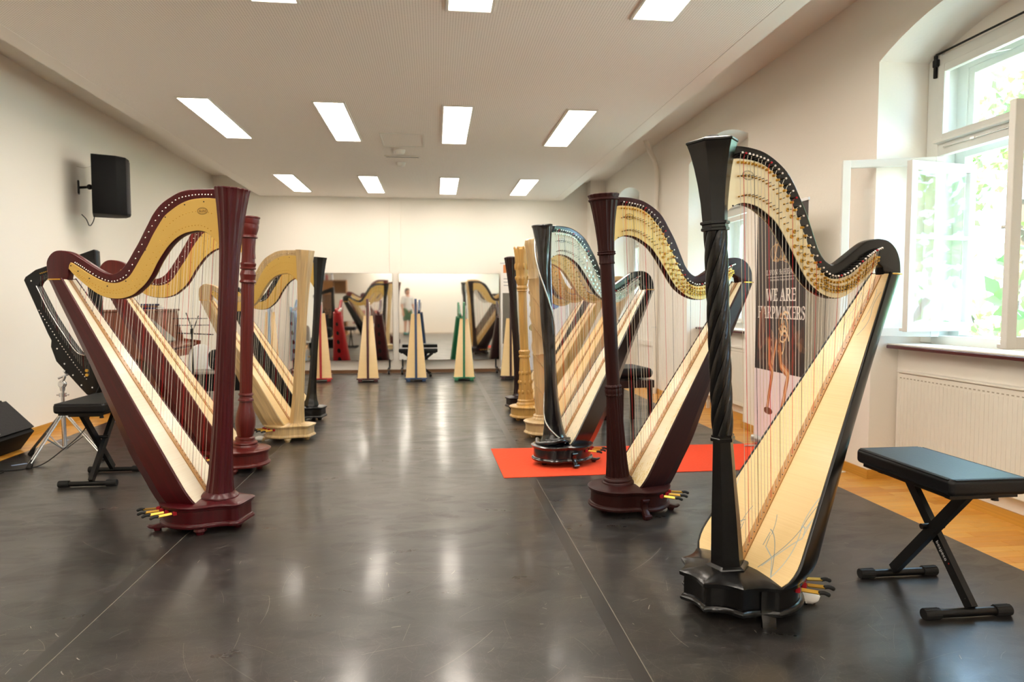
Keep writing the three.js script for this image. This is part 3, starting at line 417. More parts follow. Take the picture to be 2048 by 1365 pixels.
    add('column_foot', colGeo([[0, 0.09], [0.006, 0.093], [0.012, 0.09], [0.02, 0.084], [0.03, 0.088], [0.036, 0.084], [0.042, 0.07], [0.05, 0.066], [0.06, 0.068], [0.068, 0.066], [0.074, 0.058]]), m, p);
    add('vase', colGeo([[0.072, 0.052], [0.1, 0.06], [0.16, 0.069], [0.2, 0.069], [0.25, 0.061], [0.3, 0.049], [0.335, 0.044]], null, 48, 0.02), m, p);
    add('turned_ring', colGeo([[0.333, 0.045], [0.338, 0.055], [0.35, 0.052], [0.356, 0.046], [0.37, 0.044], [0.38, 0.053], [0.39, 0.05], [0.394, 0.043]]), m, p);
    add('shaft', colGeo([[0.39, 0.043], [0.7, 0.0445], [1.19, 0.044]], fl, 96, 0.1, 0.6), m, p);
    add('turned_ring', colGeo([[1.188, 0.046], [1.195, 0.058], [1.205, 0.055], [1.212, 0.049], [1.235, 0.052], [1.25, 0.056], [1.268, 0.05], [1.285, 0.044], [1.29, 0.055], [1.298, 0.055], [1.304, 0.05], [1.325, 0.055], [1.335, 0.052]]), m, p);
    add('upper_shaft', colGeo([[1.333, 0.047], [1.38, 0.045], [1.45, 0.047], [1.51, 0.05]]), m, p);
    add('capital', colGeo([[1.508, 0.05], [1.515, 0.063], [1.525, 0.06], [1.535, 0.053], [1.545, 0.056], [1.57, 0.064], [1.595, 0.068], [1.61, 0.066], [1.62, 0.07], [1.65, 0.071], [1.655, 0.077], [1.663, 0.076], [1.667, 0.06], [1.669, 0.02]]), m, p);
  },
  plain(p, m) {
    const q = ringSec('poly', 8, 0);
    add('shaft', colGeo([[0, 0.078], [0.02, 0.072], [0.12, 0.064], [0.3, 0.056], [0.6, 0.05], [0.95, 0.047], [1.15, 0.05], [1.3, 0.057]], q, 96, 0.03, 0.3), m, p);
    add('capital', colGeo([[1.3, 0.057], [1.42, 0.066], [1.55, 0.078], [1.65, 0.088], [1.664, 0.091], [1.67, 0.091], [1.672, 0.02]], q, 96, 0.03, 0.3), m, p);
  },
  slim(p, m) {
    const q = ringSec('poly', 8, 0);
    add('shaft', colGeo([[0, 0.09], [0.025, 0.083], [0.06, 0.068], [0.14, 0.054], [0.3, 0.044], [0.6, 0.039], [1.0, 0.039], [1.25, 0.044], [1.35, 0.049]], q, 96, 0.03, 0.3), m, p);
    add('capital', colGeo([[1.35, 0.049], [1.46, 0.056], [1.58, 0.066], [1.65, 0.074], [1.664, 0.078], [1.672, 0.078], [1.674, 0.02]], q, 96, 0.03, 0.3), m, p);
  },
  flowing(p, m) {
    const s = (t, v) => 1 + 0.09 * Math.sin(2 * t + v * 7) + 0.05 * Math.sin(3 * t - v * 9);
    add('shaft', colGeo([[0, 0.12], [0.02, 0.1], [0.06, 0.08], [0.14, 0.066], [0.35, 0.055], [0.7, 0.047], [1.05, 0.046], [1.2, 0.047], [1.3, 0.052]], s, 64, 0.02), m, p);
    add('capital', colGeo([[1.3, 0.052], [1.42, 0.057], [1.55, 0.064], [1.65, 0.073], [1.665, 0.078], [1.672, 0.076], [1.674, 0.02]], s, 64, 0.02), m, p);
    const pts = []; const rad = [[0, 0.14], [0.03, 0.108], [0.08, 0.08], [0.3, 0.06], [0.7, 0.05], [1.2, 0.05], [1.45, 0.062], [1.62, 0.074]];
    for (let i = 0; i <= 60; i++) { const t = i / 60, v = 0.01 + 1.6 * t, a = 2.2 + t * 8.6 - 0.8 * (1 - smooth(0, 0.12, t)); const r = interp(rad, v); pts.push([Math.cos(a) * r, v, Math.sin(a) * r]); }
    add('silver_ribbon', tube(pts, 0.0075, 180, 8), M.silver, p);
    add('carved_wave', merge([tube([[0.1, 0.004, 0.1], [0.0, 0.03, 0.12], [-0.1, 0.02, 0.07], [-0.13, 0.005, -0.02], [-0.09, 0.02, -0.1]], 0.018, 40, 8), tube([[0.12, 0.01, 0.06], [0.08, 0.03, 0.09], [-0.02, 0.04, 0.1], [-0.09, 0.03, 0.03]], 0.014, 40, 8)]), m, p);
  },
  carved(p, m) {
    const fl = ringSec('flute', 10, 0.06);
    add('column_foot', colGeo([[0, 0.098], [0.01, 0.1], [0.02, 0.094], [0.03, 0.083], [0.04, 0.086], [0.05, 0.075]]), m, p);
    add('shaft', colGeo([[0.048, 0.064], [0.6, 0.057], [0.61, 0.061], [0.62, 0.056], [1.3, 0.052], [1.31, 0.058], [1.32, 0.054], [1.4, 0.055]], fl, 80, 0.1, 0.6), m, p);
    add('capital', colGeo([[1.4, 0.055], [1.5, 0.062], [1.6, 0.068], [1.62, 0.074], [1.64, 0.07], [1.66, 0.066], [1.672, 0.05], [1.676, 0.02]], ringSec('flute', 12, 0.08), 96, 0.03), m, p);
    const v = []; for (let k = 0; k < 2; k++) { const pts = []; for (let i = 0; i <= 50; i++) { const t = i / 50, a = t * 14 + k * Math.PI, r = lerp(0.064, 0.054, t); pts.push([Math.cos(a) * r, 0.08 + t * 1.25, Math.sin(a) * r]); } v.push(tube(pts, 0.004, 160, 6)); } add('carved_vine', merge(v), m, p);
  },
  ornate(p, m) {
    add('column_foot', colGeo([[0, 0.1], [0.01, 0.104], [0.02, 0.098], [0.03, 0.088], [0.05, 0.09], [0.06, 0.08]]), m, p);
    add('lower_shaft', colGeo([[0.058, 0.084], [0.15, 0.075], [0.3, 0.066], [0.45, 0.056], [0.5, 0.05]], ringSec('flute', 10, 0.1), 80, 0.03, 0.6), m, p);
    const kn = []; for (let j = 0; j < 3; j++) for (let k = 0; k < 8; k++) { const a = k / 8 * 6.283 + j * 0.4, v = 0.14 + j * 0.1, r = 0.074 - j * 0.008; kn.push(new THREE.SphereGeometry(0.014, 8, 6).scale(1, 1.6, 1).translate(Math.cos(a) * r, v, Math.sin(a) * r)); }
    add('turned_ring', colGeo([[0.498, 0.05], [0.503, 0.06], [0.515, 0.062], [0.53, 0.054], [0.55, 0.06], [0.57, 0.063], [0.58, 0.052], [0.585, 0.045]], ringSec('flute', 10, 0.1), 80), m, p);
    add('shaft', colGeo([[0.583, 0.045], [1.2, 0.044]], ringSec('flute', 14, 0.07), 84, 0.2, 0.6), m, p);
    add('turned_ring', colGeo([[1.198, 0.045], [1.205, 0.056], [1.218, 0.052], [1.235, 0.06], [1.25, 0.057], [1.262, 0.048]]), m, p);
    add('capital', colGeo([[1.26, 0.05], [1.29, 0.062], [1.33, 0.068], [1.36, 0.064], [1.42, 0.067], [1.55, 0.072], [1.6, 0.076], [1.625, 0.08], [1.64, 0.08], [1.65, 0.07], [1.656, 0.03]], ringSec('flute', 8, 0.06), 96, 0.03), m, p);
    for (let k = 0; k < 8; k++) { const a = k / 8 * 6.283; kn.push(new THREE.SphereGeometry(0.013, 8, 6).scale(1, 1.5, 1).translate(Math.cos(a) * 0.072, 1.652, Math.sin(a) * 0.072), new THREE.SphereGeometry(0.012, 8, 6).scale(1, 3, 1).translate(Math.cos(a) * 0.07, 1.46, Math.sin(a) * 0.07), new THREE.SphereGeometry(0.011, 8, 6).scale(1, 2, 1).translate(Math.cos(a) * 0.068, 1.34, Math.sin(a) * 0.068)); }
    add('carved_leaves', merge(kn), m, p);
  },
  reeded(p, m) {
    const fl = ringSec('flute', 14, 0.12);
    add('column_foot', colGeo([[0, 0.084], [0.01, 0.086], [0.02, 0.078], [0.03, 0.07]]), m, p);
    add('shaft', colGeo([[0.028, 0.07], [0.12, 0.058], [0.3, 0.046], [0.6, 0.04], [1.05, 0.04], [1.25, 0.046]], fl, 84, 0.03, 0.7), m, p);
    add('capital', colGeo([[1.25, 0.046], [1.4, 0.055], [1.55, 0.067], [1.64, 0.076], [1.655, 0.08], [1.664, 0.076], [1.672, 0.05], [1.676, 0.02]], fl, 84, 0.03, 0.7), m, p);
  },
};
// soundboards: pale spruce with the grain across, and the ornament that each harp wears
function boardMat(base, draw, rough = 0.42) {
  const [c, g] = canvas(512, 1024); g.fillStyle = base; g.fillRect(0, 0, 512, 1024);
  for (let y = 0; y < 1024; y += 2) { g.fillStyle = `rgba(150,95,35,${0.03 + 0.05 * hash(y, base.length)})`; g.fillRect(0, y, 512, 1 + Math.floor(2 * hash(y, 5))); }
  if (draw) draw(g);
  return lac('#ffffff', rough, 0.35, { map: ctex(c) });
}
const line = (g, col, w, pts) => { g.strokeStyle = col; g.lineWidth = w; g.lineCap = 'round'; for (const sx of [1, -1]) { g.beginPath(); pts.forEach((p, i) => { const q = p.map((v, k) => k % 2 ? v : 256 + sx * v); if (!i) g.moveTo(q[0], q[1]); else if (q.length === 4) g.quadraticCurveTo(...q); else g.lineTo(q[0], q[1]); }); g.stroke(); } };
const celtic = (g) => { const S = '#aab4b8', D = '#74858c';
  line(g, S, 3, [[230, 705], [176, 760, 178, 850], [206, 930, 152, 1010]]); line(g, D, 2.4, [[222, 745], [188, 790, 182, 850], [168, 900, 122, 955], [104, 978, 84, 1000]]); line(g, S, 3, [[196, 850], [204, 826], [200, 880], [172, 906], [132, 950], [96, 992]]); line(g, S, 3, [[178, 850], [196, 842, 198, 870]]);
  line(g, D, 2.6, [[62, 888], [108, 896, 152, 1012]]); line(g, S, 3, [[152, 1012], [120, 960], [76, 938]]); line(g, D, 2.2, [[76, 938], [72, 904]]); line(g, D, 2.6, [[66, 896], [62, 936]]); line(g, D, 2.2, [[60, 842], [74, 866, 76, 900]]); line(g, D, 1.8, [[44, 70], [30, 110, 46, 150], [60, 190, 30, 230]]); line(g, D, 1.5, [[20, 60], [40, 120, 24, 180]]); };
const floral = (col, lush) => (g) => { let q = 11; const r = () => { q = (q * 16807) % 2147483647; return q / 2147483647; }; for (let k = 0; k < lush; k++) { const edge = r() < 0.6, t = r(), y = edge ? 985 - 480 * t : 1005 - 130 * r() * r(), lim = lerp(40, 137, clamp((y - 20) / 980)), x = edge ? lim * (0.78 + 0.18 * r()) : lim * (0.16 + 0.75 * r()); const a = lerp(-12, 12, r()); line(g, col, 1 + r(), [[x, y], [x + a, y - 14, x + a * 0.4, y - 20 - 8 * r()]]); line(g, col, 1.2, [[x, y], [x - a, y + 3, x - a * 1.2, y - 8]]); g.fillStyle = col; for (const sx of [1, -1]) { g.beginPath(); g.ellipse(256 + sx * (x + a * 0.5), y - 10, 1.5 + 2 * r(), 2 + 3 * r(), r() * 3, 0, 7); g.fill(); } } };
const BOARD = { celtic: boardMat('#e9cb92', celtic), cream: boardMat('#e8dcc4', (g) => line(g, '#7a2018', 3, [[250, 0], [250, 1024]])), gilt: boardMat('#eadab4', floral('#d6b873', 80)), plain: boardMat('#e9cf9e'), pale: boardMat('#eadcbc', floral('#b9b6a8', 40)), honey: boardMat('#e6c588') };
// engraved oval badge with the maker's script name on the plate
function badge(parent, x, y, z, ink, ground, flip) {
  const [c, g] = canvas(256, 160); g.fillStyle = ground; g.fillRect(0, 0, 256, 160); g.strokeStyle = ink; g.lineWidth = 8; g.beginPath(); g.ellipse(128, 80, 112, 64, 0, 0, 7); g.stroke(); g.lineWidth = 3; g.beginPath(); g.ellipse(128, 80, 98, 50, 0, 0, 7); g.stroke(); g.fillStyle = ink; g.font = 'italic bold 62px serif'; g.textAlign = 'center'; g.textBaseline = 'middle'; g.fillText('Salvi', 128, 80);
  const geo = new THREE.CylinderGeometry(0.03, 0.03, 0.001, 40), p = geo.attributes.position, uv = geo.attributes.uv; for (let i = 0; i < p.count; i++) uv.setXY(i, 0.5 + p.getX(i) / 0.068, 0.5 - p.getZ(i) / 0.068);
  geo.rotateX(Math.PI / 2).scale(1, 0.62, 1); if (flip) geo.rotateY(Math.PI); add('maker_badge', geo.translate(x, y, z), std('#ffffff', 0.45, 0.3, { map: ctex(c) }), parent);
}
function harp(o) {
  const t = thing('concert_harp', o.label, 'harp', o.pos, THREE.MathUtils.degToRad(o.turn), o.group); t.scale.setScalar(o.scale ?? 1);
  const W = WOOD[o.wood], b = BODY[o.body], base = PED[o.base], { STR, neckGeo, plateR, plateL, stringGeo, pinsW, pinsR, tails, nuts, discs, prongs, dots, screws } = NECK[o.turn < 90 ? 'R' : 'L'];
  add('base_block', base.block, W, t); add('lower_moulding', base.lower, W, t); add('base_top', base.upper, W, t);
  const col = sub('column', t); col.position.set(0, COLX, 0); col.rotation.z = THREE.MathUtils.degToRad(o.lean ?? 3.9); COLUMN[o.column](col, W);
  add('neck', neckGeo, W, t); add('soundbox', b.shellG, W, t); add('soundboard', b.board, BOARD[o.board], t); add('string_rib', b.ribG, M.rib, t); add('eyelets', b.holes, M.darkRib, t, 'stuff'); add('shoulder_strap', b.strap, M.brassGold, t);
  add('action_plate', plateR, PLATE[o.plate], t); add('action_plate', plateL, PLATE[o.plate], t);
  add('tuning_pins', pinsW, M.pinWhite, t, 'stuff'); add('red_tuning_pins', pinsR, M.pinRed, t, 'stuff'); add('pin_tails', tails, M.nickel, t, 'stuff');
  const brass = o.plate === 'silver' ? M.silver : M.gold;
  add('string_nuts', nuts, brass, t, 'stuff'); add('fork_discs', discs, brass, t, 'stuff'); add('fork_prongs', prongs, M.blackMetal, t, 'stuff'); add('plate_studs', dots, brass, t, 'stuff'); add('plate_screws', screws, M.blackMetal, t, 'stuff');
  STR.forEach((s, i) => add('string', stringGeo[i], s.kind === 'R' ? M.stringR : s.kind === 'B' ? M.stringB : s.kind === 'S' ? M.stringWire : M.stringW, t));
  if (o.badge) { badge(t, 0.045, 1.722, (ZP + 0.0025), o.badge[0], o.badge[1], false); badge(t, 0.045, 1.715, -(ZP + 0.0025), o.badge[0], o.badge[1], true); }
  // pedals: three on the string side, four on the other
  const P = (x, sg, dx, dz) => { const L = Math.hypot(dx, dz); pedal(t, [x, sg * (zAt(o.base, x) - 0.006)], dx / L, sg * dz / L, true); };
  P(0.165, 1, 0.085, 0.07); P(0.22, 1, 0.09, 0.055); P(0.265, 1, 0.095, 0.035); P(0.15, -1, 0.09, 0.075); P(0.205, -1, 0.09, 0.06); P(0.25, -1, 0.095, 0.045); P(0.29, -1, 0.1, 0.015);
  // feet
  const fa = (x, sg) => { const z = zAt(o.base, x); return [x, sg * z]; };
  const foot = (x, z, ang, kind) => {
    let g;
    if (kind === 'strap') g = extrude([[-0.05, 0.138], [0.016, 0.138], [0.014, 0.075], [0.017, 0.05], [0.028, 0.03], [0.034, 0.0], [0.016, 0.0], [0.01, 0.02], [-0.05, 0.036]], 0.054, 0.003, 2);
    else if (kind === 'scroll') g = merge([extrude(spline2([[-0.02, 0.1], [0.01, 0.115], [0.022, 0.1], [0.012, 0.078], [0.016, 0.055], [0.034, 0.03], [0.044, 0.012], [0.038, 0.0], [0.02, 0.0], [0.008, 0.014], [-0.02, 0.034]], 40), 0.036, 0.006, 2), cyl(0.014, 0.014, 0.046, 14).rotateX(Math.PI / 2).translate(0.03, 0.016, 0), cyl(0.011, 0.011, 0.046, 14).rotateX(Math.PI / 2).translate(0.01, 0.104, 0)]);
    else if (kind === 'claw') g = extrude([[-0.06, 0.036], [0.02, 0.036], [0.06, 0.026], [0.085, 0.03], [0.07, 0.016], [0.05, 0.012], [0.045, 0.0], [0.02, 0.0], [0.015, 0.014], [-0.06, 0.018]], 0.04, 0.004, 2);
    else g = merge([cyl(0.03, 0.034, 0.014, 16, 0, 0.028, 0), cyl(0.026, 0.02, 0.022, 16, 0, 0.011, 0)]);
    add('foot', g.rotateY(ang).translate(x, 0, z), W, t);
  };
  if (o.feet === 'bun') { const a = fa(0.03, 1); foot(a[0], a[1] - 0.03, 0, 'bun'); foot(a[0], -a[1] + 0.03, 0, 'bun'); foot(-0.1, 0, 0, 'bun'); }
  else { const star = o.base === 'star', x = star ? 0.022 : 0.055, a = star ? [x, 0.2] : fa(x, 1), q = star ? 0.42 : 0; foot(a[0], a[1] - 0.012, -Math.PI / 2 - q, o.feet); foot(a[0], -a[1] + 0.012, Math.PI / 2 + q, o.feet); foot(-0.09, 0, Math.PI, 'bun'); }
  for (const sg of [1, -1]) {
    foot(0.265, sg * 0.1, -sg * 0.35, 'claw');
    if (o.wrapped) { const g = new THREE.SphereGeometry(0.034, 14, 10), p = g.attributes.position; for (let i = 0; i < p.count; i++) { const k = 1 + 0.16 * (hash(Math.round(p.getX(i) * 400), Math.round(p.getY(i) * 400 + p.getZ(i) * 977)) - 0.5); p.setXYZ(i, p.getX(i) * 1.3 * k, Math.max(-0.024, p.getY(i) * 0.72 * k), p.getZ(i) * 0.95 * k); } g.computeVertexNormals(); add('foot_wrapping', g.rotateY(-sg * 0.35).translate(0.325, 0.0245, sg * 0.121), M.wrap, t).userData.label = 'white cloth wrapping'; }
  }
  return t;
}
harp({ label: 'black concert harp with twisted column and pale soundboard, nearest on the right', pos: [1.164, 0.004, -2.581], turn: 19, wood: 'black', column: 'twisted', base: 'star', body: 'wide', board: 'celtic', plate: 'champagne', feet: 'strap', wrapped: true, badge: ['#5a5a50', '#e2cf9f'] });
harp({ label: 'glossy dark red mahogany harp with fluted flared column, nearest on the left', pos: [-1.18, 0.004, -3.85], turn: 166, wood: 'mahogany', column: 'octagonal', base: 'bow', body: 'narrow', board: 'cream', plate: 'brass', feet: 'bun', badge: ['#3a2a10', '#c8a050'] });
harp({ label: 'dark brown harp with reeded column and gilt floral soundboard, before the red rug', pos: [1.067, 0.004, -3.881], turn: 17, wood: 'darkBrown', column: 'fluted', base: 'round', body: 'narrow', board: 'gilt', plate: 'gold', feet: 'scroll', badge: ['#6a5420', '#d8ac50'] });
harp({ label: 'reddish brown harp with turned round column, second on the left', pos: [-1.401, 0.004, -5.178], turn: 176, scale: 1.012, lean: 2.2, wood: 'mahoganyBrown', column: 'turned', base: 'round', body: 'narrow', board: 'plain', plate: 'brass', feet: 'bun' });
harp({ label: 'pale natural maple harp with plain tapered column, third on the left', pos: [-1.238, 0.004, -6.257], turn: 166, scale: 0.922, wood: 'maple', column: 'plain', base: 'bow', body: 'narrow', board: 'honey', plate: 'brass', feet: 'bun', wrapped: true });
harp({ label: 'matt black harp with slim tapered column, last on the left', pos: [-1.299, 0.004, -7.304], turn: 167, scale: 0.926, lean: 4.6, wood: 'black', column: 'slim', base: 'bow', body: 'narrow', board: 'honey', plate: 'brass', feet: 'bun' });
harp({ label: 'glossy black harp with silver ribbon round its column, standing on the red rug', pos: [0.892, 0.0115, -5.065], turn: 23, scale: 0.978, wood: 'blackGloss', column: 'flowing', base: 'round', body: 'narrow', board: 'pale', plate: 'silver', feet: 'scroll', badge: ['#55554e', '#cfcfca'] });
harp({ label: 'carved pale maple harp directly behind the glossy black one', pos: [0.975, 0.004, -6.145], turn: 19, scale: 0.982, wood: 'maple', column: 'carved', base: 'round', body: 'mid', board: 'honey', plate: 'gold', feet: 'bun' });
harp({ label: 'golden maple harp with ornate carved capital, on the right', pos: [0.942, 0.004, -7.051], turn: 13, scale: 0.985, lean: 2.0, wood: 'goldMaple', column: 'ornate', base: 'round', body: 'mid', board: 'honey', plate: 'gold', feet: 'scroll' });
harp({ label: 'very dark brown reeded harp, farthest back on the right', pos: [0.96, 0.004, -7.76], turn: 15, scale: 0.954, wood: 'ebonyBrown', column: 'reeded', base: 'bow', body: 'mid', board: 'plain', plate: 'gold', feet: 'bun' });

// ---------- mirrors and the row of lever harps before them ----------
for (const [x, w, label, side] of [[0.25, 1.76, 'wide frameless mirror on castors at the back wall, right of the pale pilaster', -1], [-1.61, 1.75, 'wide frameless mirror on castors at the back wall, left of the pale pilaster', 1]]) {
  const t = thing('standing_mirror', label, 'mirror', [x, 0, ZB + 0.055], 0, 'mirrors on the back wall');
  add('backing_board', box(w, 1.52, 0.016, 0, 0.985, -0.01), std('#5c4630', 0.7), t); add('mirror_glass', box(w - 0.004, 1.515, 0.006, 0, 0.985, 0.003), M.mirror, t);
  const sx = side * (w / 2 - 0.06);
  for (const q of [sx, -sx]) { add('stand_leg', merge([box(0.025, 0.16, 0.02, q, 0.16, 0.01), box(0.02, 0.02, 0.3, q, 0.105, 0.14)]), M.blackMetal, t); const c = sub('castor', t); c.position.set(q, 0, 0.27); add('fork', merge([box(0.006, 0.06, 0.03, -0.02, 0.065, 0), box(0.006, 0.06, 0.03, 0.02, 0.065, 0), cyl(0.02, 0.024, 0.012, 14, 0, 0.096, 0)]), M.blackMetal, c); add('wheel', cyl(0.036, 0.036, 0.026, 20).rotateZ(Math.PI / 2).translate(0, 0.036, 0), M.rubber, c); add('hub', cyl(0.016, 0.016, 0.03, 14).rotateZ(Math.PI / 2).translate(0, 0.036, 0), M.chrome, c); }
}
function leverHarp(o) {
  const t = thing('lever_harp', o.label, 'harp', [o.x, 0.004, o.z], o.turn ?? 0), C = lac(o.color, 0.38, 0.5), Bd = BOARD.honey;
  // soundbox leans back; the board faces the room. at(v, w, d): v up the board, w across, d into the box
  const H = o.h ?? 1.02, wb = 0.166, wt = 0.074, by = 0.055, lean = 0.3, L = Math.hypot(H - by, lean), ux = (H - by) / L, uz = -lean / L;
  const at = (v, w, d) => [w, by + v * L * ux + d * uz, v * L * uz - d * ux];
  const hw = (v) => lerp(wb, wt, v), dp = (v) => lerp(0.17, 0.1, v);
  add('soundboard', grid(4, 10, (u, v) => { const w = (u * 2 - 1) * (hw(v) - 0.004); return [...at(v, w, -0.003), 0.5 + w / 0.56, v]; }), Bd, t);
  const shell = grid(28, 16, (u, v) => { const ph = Math.PI * u, c = Math.cos(ph), s = Math.sin(ph); return at(v, -hw(v) * Math.sign(c) * Math.pow(Math.abs(c), 0.6), dp(v) * Math.pow(s, 0.6)); }, true);
  const cap = (v, f) => grid(10, 6, (u, q) => { const c = u * 2 - 1; return at(v, c * hw(v), q * dp(v) * Math.pow(Math.max(0, 1 - Math.pow(Math.abs(c), 3.3)), 0.3)); }, f);
  add('soundbox', merge([toCreasedNormals(shell, 1), cap(0, true), cap(1, false), grid(1, 1, (u, v) => at(v, (u * 2 - 1) * hw(v), 0))]), C, t);
  for (let k = 0; k < 5; k++) { const v = 0.14 + k * 0.165, r = lerp(0.034, 0.022, k / 4); add('sound_hole', grid(18, 4, (u, q) => { const a = u * 6.2832, w = Math.cos(a) * r * q, y = Math.sin(a) * r * 1.7 * q; return at(v + y / L, w, dp(v) + 0.0025); }), M.rubber, t); }
  add('string_rib', grid(1, 8, (u, v) => { const w = (u * 2 - 1) * 0.011; return [...at(lerp(0.02, 0.98, v), w, -0.007), u, v]; }), o.rib ? C : M.rib, t);
  const zc = 0.05, top = [0, o.top ?? 1.27, -0.02]; // column and neck
  const cw = 0.036; add('column', merge([bar([0, by, zc], [0, top[1] - 0.02, top[2] + 0.02], cw, 0.03)]), C, t);
  const nk = spline2([[top[2] + 0.045, top[1] - 0.06], [top[2] + 0.03, top[1] + 0.01], [top[2] - 0.05, top[1] + 0.005], [-0.16, top[1] - 0.11], [-0.27, H + 0.04], [-0.36, H + 0.07], [-0.42, H + 0.035], [-0.415, H - 0.02]], 30), lo = spline2([[-0.33, H - 0.02], [-0.3, H - 0.03], [-0.2, H - 0.0], [-0.11, top[1] - 0.19], [-0.04, top[1] - 0.1]], 20);
  add('neck', extrude([...nk, ...lo].map(([z, y]) => [-z, y]), 0.036, 0.005, 2).rotateY(Math.PI / 2), C, t);
  const lv = [], n = 22; for (let i = 0; i < n; i++) { const v = lerp(0.06, 0.93, i / (n - 1)), p = at(v, 0.0, -0.006), f = i / (n - 1), z = lerp(-0.03, -0.33, f), y = interp([...lo].reverse().map((q) => [-q[0], q[1]]).sort((a, b) => a[0] - b[0]), -z) + 0.012; add('string', rod(p, [0.022, y, z], 0.0011, 4), i % 7 === 0 ? M.stringR : i % 7 === 3 ? M.stringB : M.stringW, t); lv.push(rbox(0.016, 0.024, 0.008, 0.002, 0.028, y + 0.02, z, 1), cyl(0.004, 0.004, 0.02, 6).rotateZ(Math.PI / 2).translate(0.03, y + 0.045, z)); }
  add('sharping_levers', merge(lv), M.pinWhite, t, 'stuff');
  for (const s of [1, -1]) add('foot', rbox(0.06, 0.05, 0.24, 0.008, s * 0.12, 0.026, -0.06), C, t);
  add('base_rail', rbox(0.35, 0.022, 0.05, 0.006, 0, 0.045, 0.012), C, t);
}
leverHarp({ label: 'pale cream lever harp with light blue frame, leftmost of the row by the mirrors', color: '#8fb2d0', x: -2.56, z: -10.95, turn: 0.16, h: 1.08 });
leverHarp({ label: 'bright red lever harp standing before the left mirror', color: '#b01018', x: -1.77, z: -10.83, turn: 0.14, h: 1.06 });
leverHarp({ label: 'mahogany lever harp near the pale pilaster between the mirrors', color: '#4a0c12', x: -1.04, z: -10.74, turn: 0.06 });
leverHarp({ label: 'blue framed lever harp in the middle of the row by the mirrors', color: '#123a66', x: -0.3, z: -10.72, turn: 0.03, h: 1.05 });
leverHarp({ label: 'green framed lever harp before the right mirror', color: '#1f7a50', x: 0.45, z: -10.76, turn: -0.06, h: 0.97, top: 1.22 });
leverHarp({ label: 'dark red lever harp at the right end of the mirror row', color: '#300a0e', x: 1.2, z: -10.84, turn: -0.1, h: 0.97, top: 1.24 });

// ---------- benches, stool ----------
function xBench(o) {
  const t = thing('keyboard_bench', o.label, 'bench', o.pos, o.turn ?? 0), y = o.y ?? 0.57, Lz = o.len ?? 0.58, Wx = 0.32;
  add('seat_cushion', rbox(Wx, 0.066, Lz, 0.02, 0, y - 0.034, 0, 4), M.leather, t); add('cushion_piping', merge([...[-1, 1].map((s) => rod([s * (Wx / 2 - 0.006), y - 0.006, -Lz / 2 + 0.02], [s * (Wx / 2 - 0.006), y - 0.006, Lz / 2 - 0.02], 0.004)), ...[-1, 1].map((s) => rod([-Wx / 2 + 0.02, y - 0.006, s * (Lz / 2 - 0.006)], [Wx / 2 - 0.02, y - 0.006, s * (Lz / 2 - 0.006)], 0.004))]), M.leather, t);
  add('seat_board', box(Wx - 0.04, 0.014, Lz - 0.06, 0, y - 0.074, 0), M.blackMetal, t);
  const z1 = Lz / 2 - 0.09;
  for (const s of [-1, 1]) { const top = [s * 0.02, y - 0.085, -s * z1], bot = [s * 0.02, 0.035, s * 0.2]; const lg = add('leg', bar(top, bot, 0.026, 0.042), M.blackMetal, t); if (s === 1 && o.brand) { const [c, g] = canvas(512, 96); g.fillStyle = '#0c0c0d'; g.fillRect(0, 0, 512, 96); g.fillStyle = '#e8e8e8'; g.font = 'bold 74px sans-serif'; g.textBaseline = 'middle'; g.fillText('bespeco', 20, 44); g.fillStyle = '#c8281e'; g.beginPath(); g.arc(360, 24, 12, 0, 7); g.fill(); const A3 = new THREE.Vector3(...top), B3 = new THREE.Vector3(...bot), d = B3.clone().sub(A3).normalize(), m = A3.clone().lerp(B3, 0.66), nrm = new THREE.Vector3(-1, 0, 0), up = new THREE.Vector3().crossVectors(nrm, d); const pg = new THREE.PlaneGeometry(0.15, 0.028); pg.applyMatrix4(new THREE.Matrix4().makeBasis(d, up.negate(), nrm.clone().negate()).scale(new THREE.Vector3(1, 1, 1))); const front = pg.clone(); const face = new THREE.PlaneGeometry(0.15, 0.028).applyMatrix4(new THREE.Matrix4().makeBasis(d, new THREE.Vector3().crossVectors(nrm, d), nrm)); face.translate(m.x - 0.0136, m.y, m.z); add('maker_print', face, std('#ffffff', 0.5, 0, { map: ctex(c) }), t); }
    add('foot_bar', cyl(0.017, 0.017, 0.36, 16).rotateZ(Math.PI / 2).translate(0, 0.02, s * 0.2), M.blackMetal, t);
    for (const e of [-1, 1]) { const rib = []; for (let k = 0; k < 12; k++) { const a = k / 12 * 6.283; rib.push(box(0.062, 0.004, 0.004).rotateX(a).translate(e * 0.15, 0.021 + Math.cos(a) * 0.0205, s * 0.2 + Math.sin(a) * 0.0205)); } add('foot_cap', merge([cyl(0.021, 0.021, 0.066, 20).rotateZ(Math.PI / 2).translate(e * 0.15, 0.021, s * 0.2), ...rib]), M.rubber, t); }
    add('seat_bracket', merge([box(0.2, 0.02, 0.03, 0, y - 0.088, -s * z1), cyl(0.01, 0.014, 0.02, 10, 0.1, y - 0.1, -s * z1)]), M.blackMetal, t); }
  add('pivot_bolt', cyl(0.012, 0.012, 0.1, 12).rotateZ(Math.PI / 2).translate(0, y * 0.52, 0), M.blackMetal, t);
}
xBench({ label: 'black padded folding keyboard bench beside the radiator, nearest on the right', pos: [2.055, 0.004, -2.585], brand: true });
xBench({ label: 'black padded folding bench in front of the chrome tripod stand', pos: [-2.31, 0.004, -4.985] });
xBench({ label: 'black folding bench behind the blue lever harp by the mirror', pos: [-0.28, 0.004, -11.5], turn: Math.PI / 2, y: 0.47, len: 0.64 });
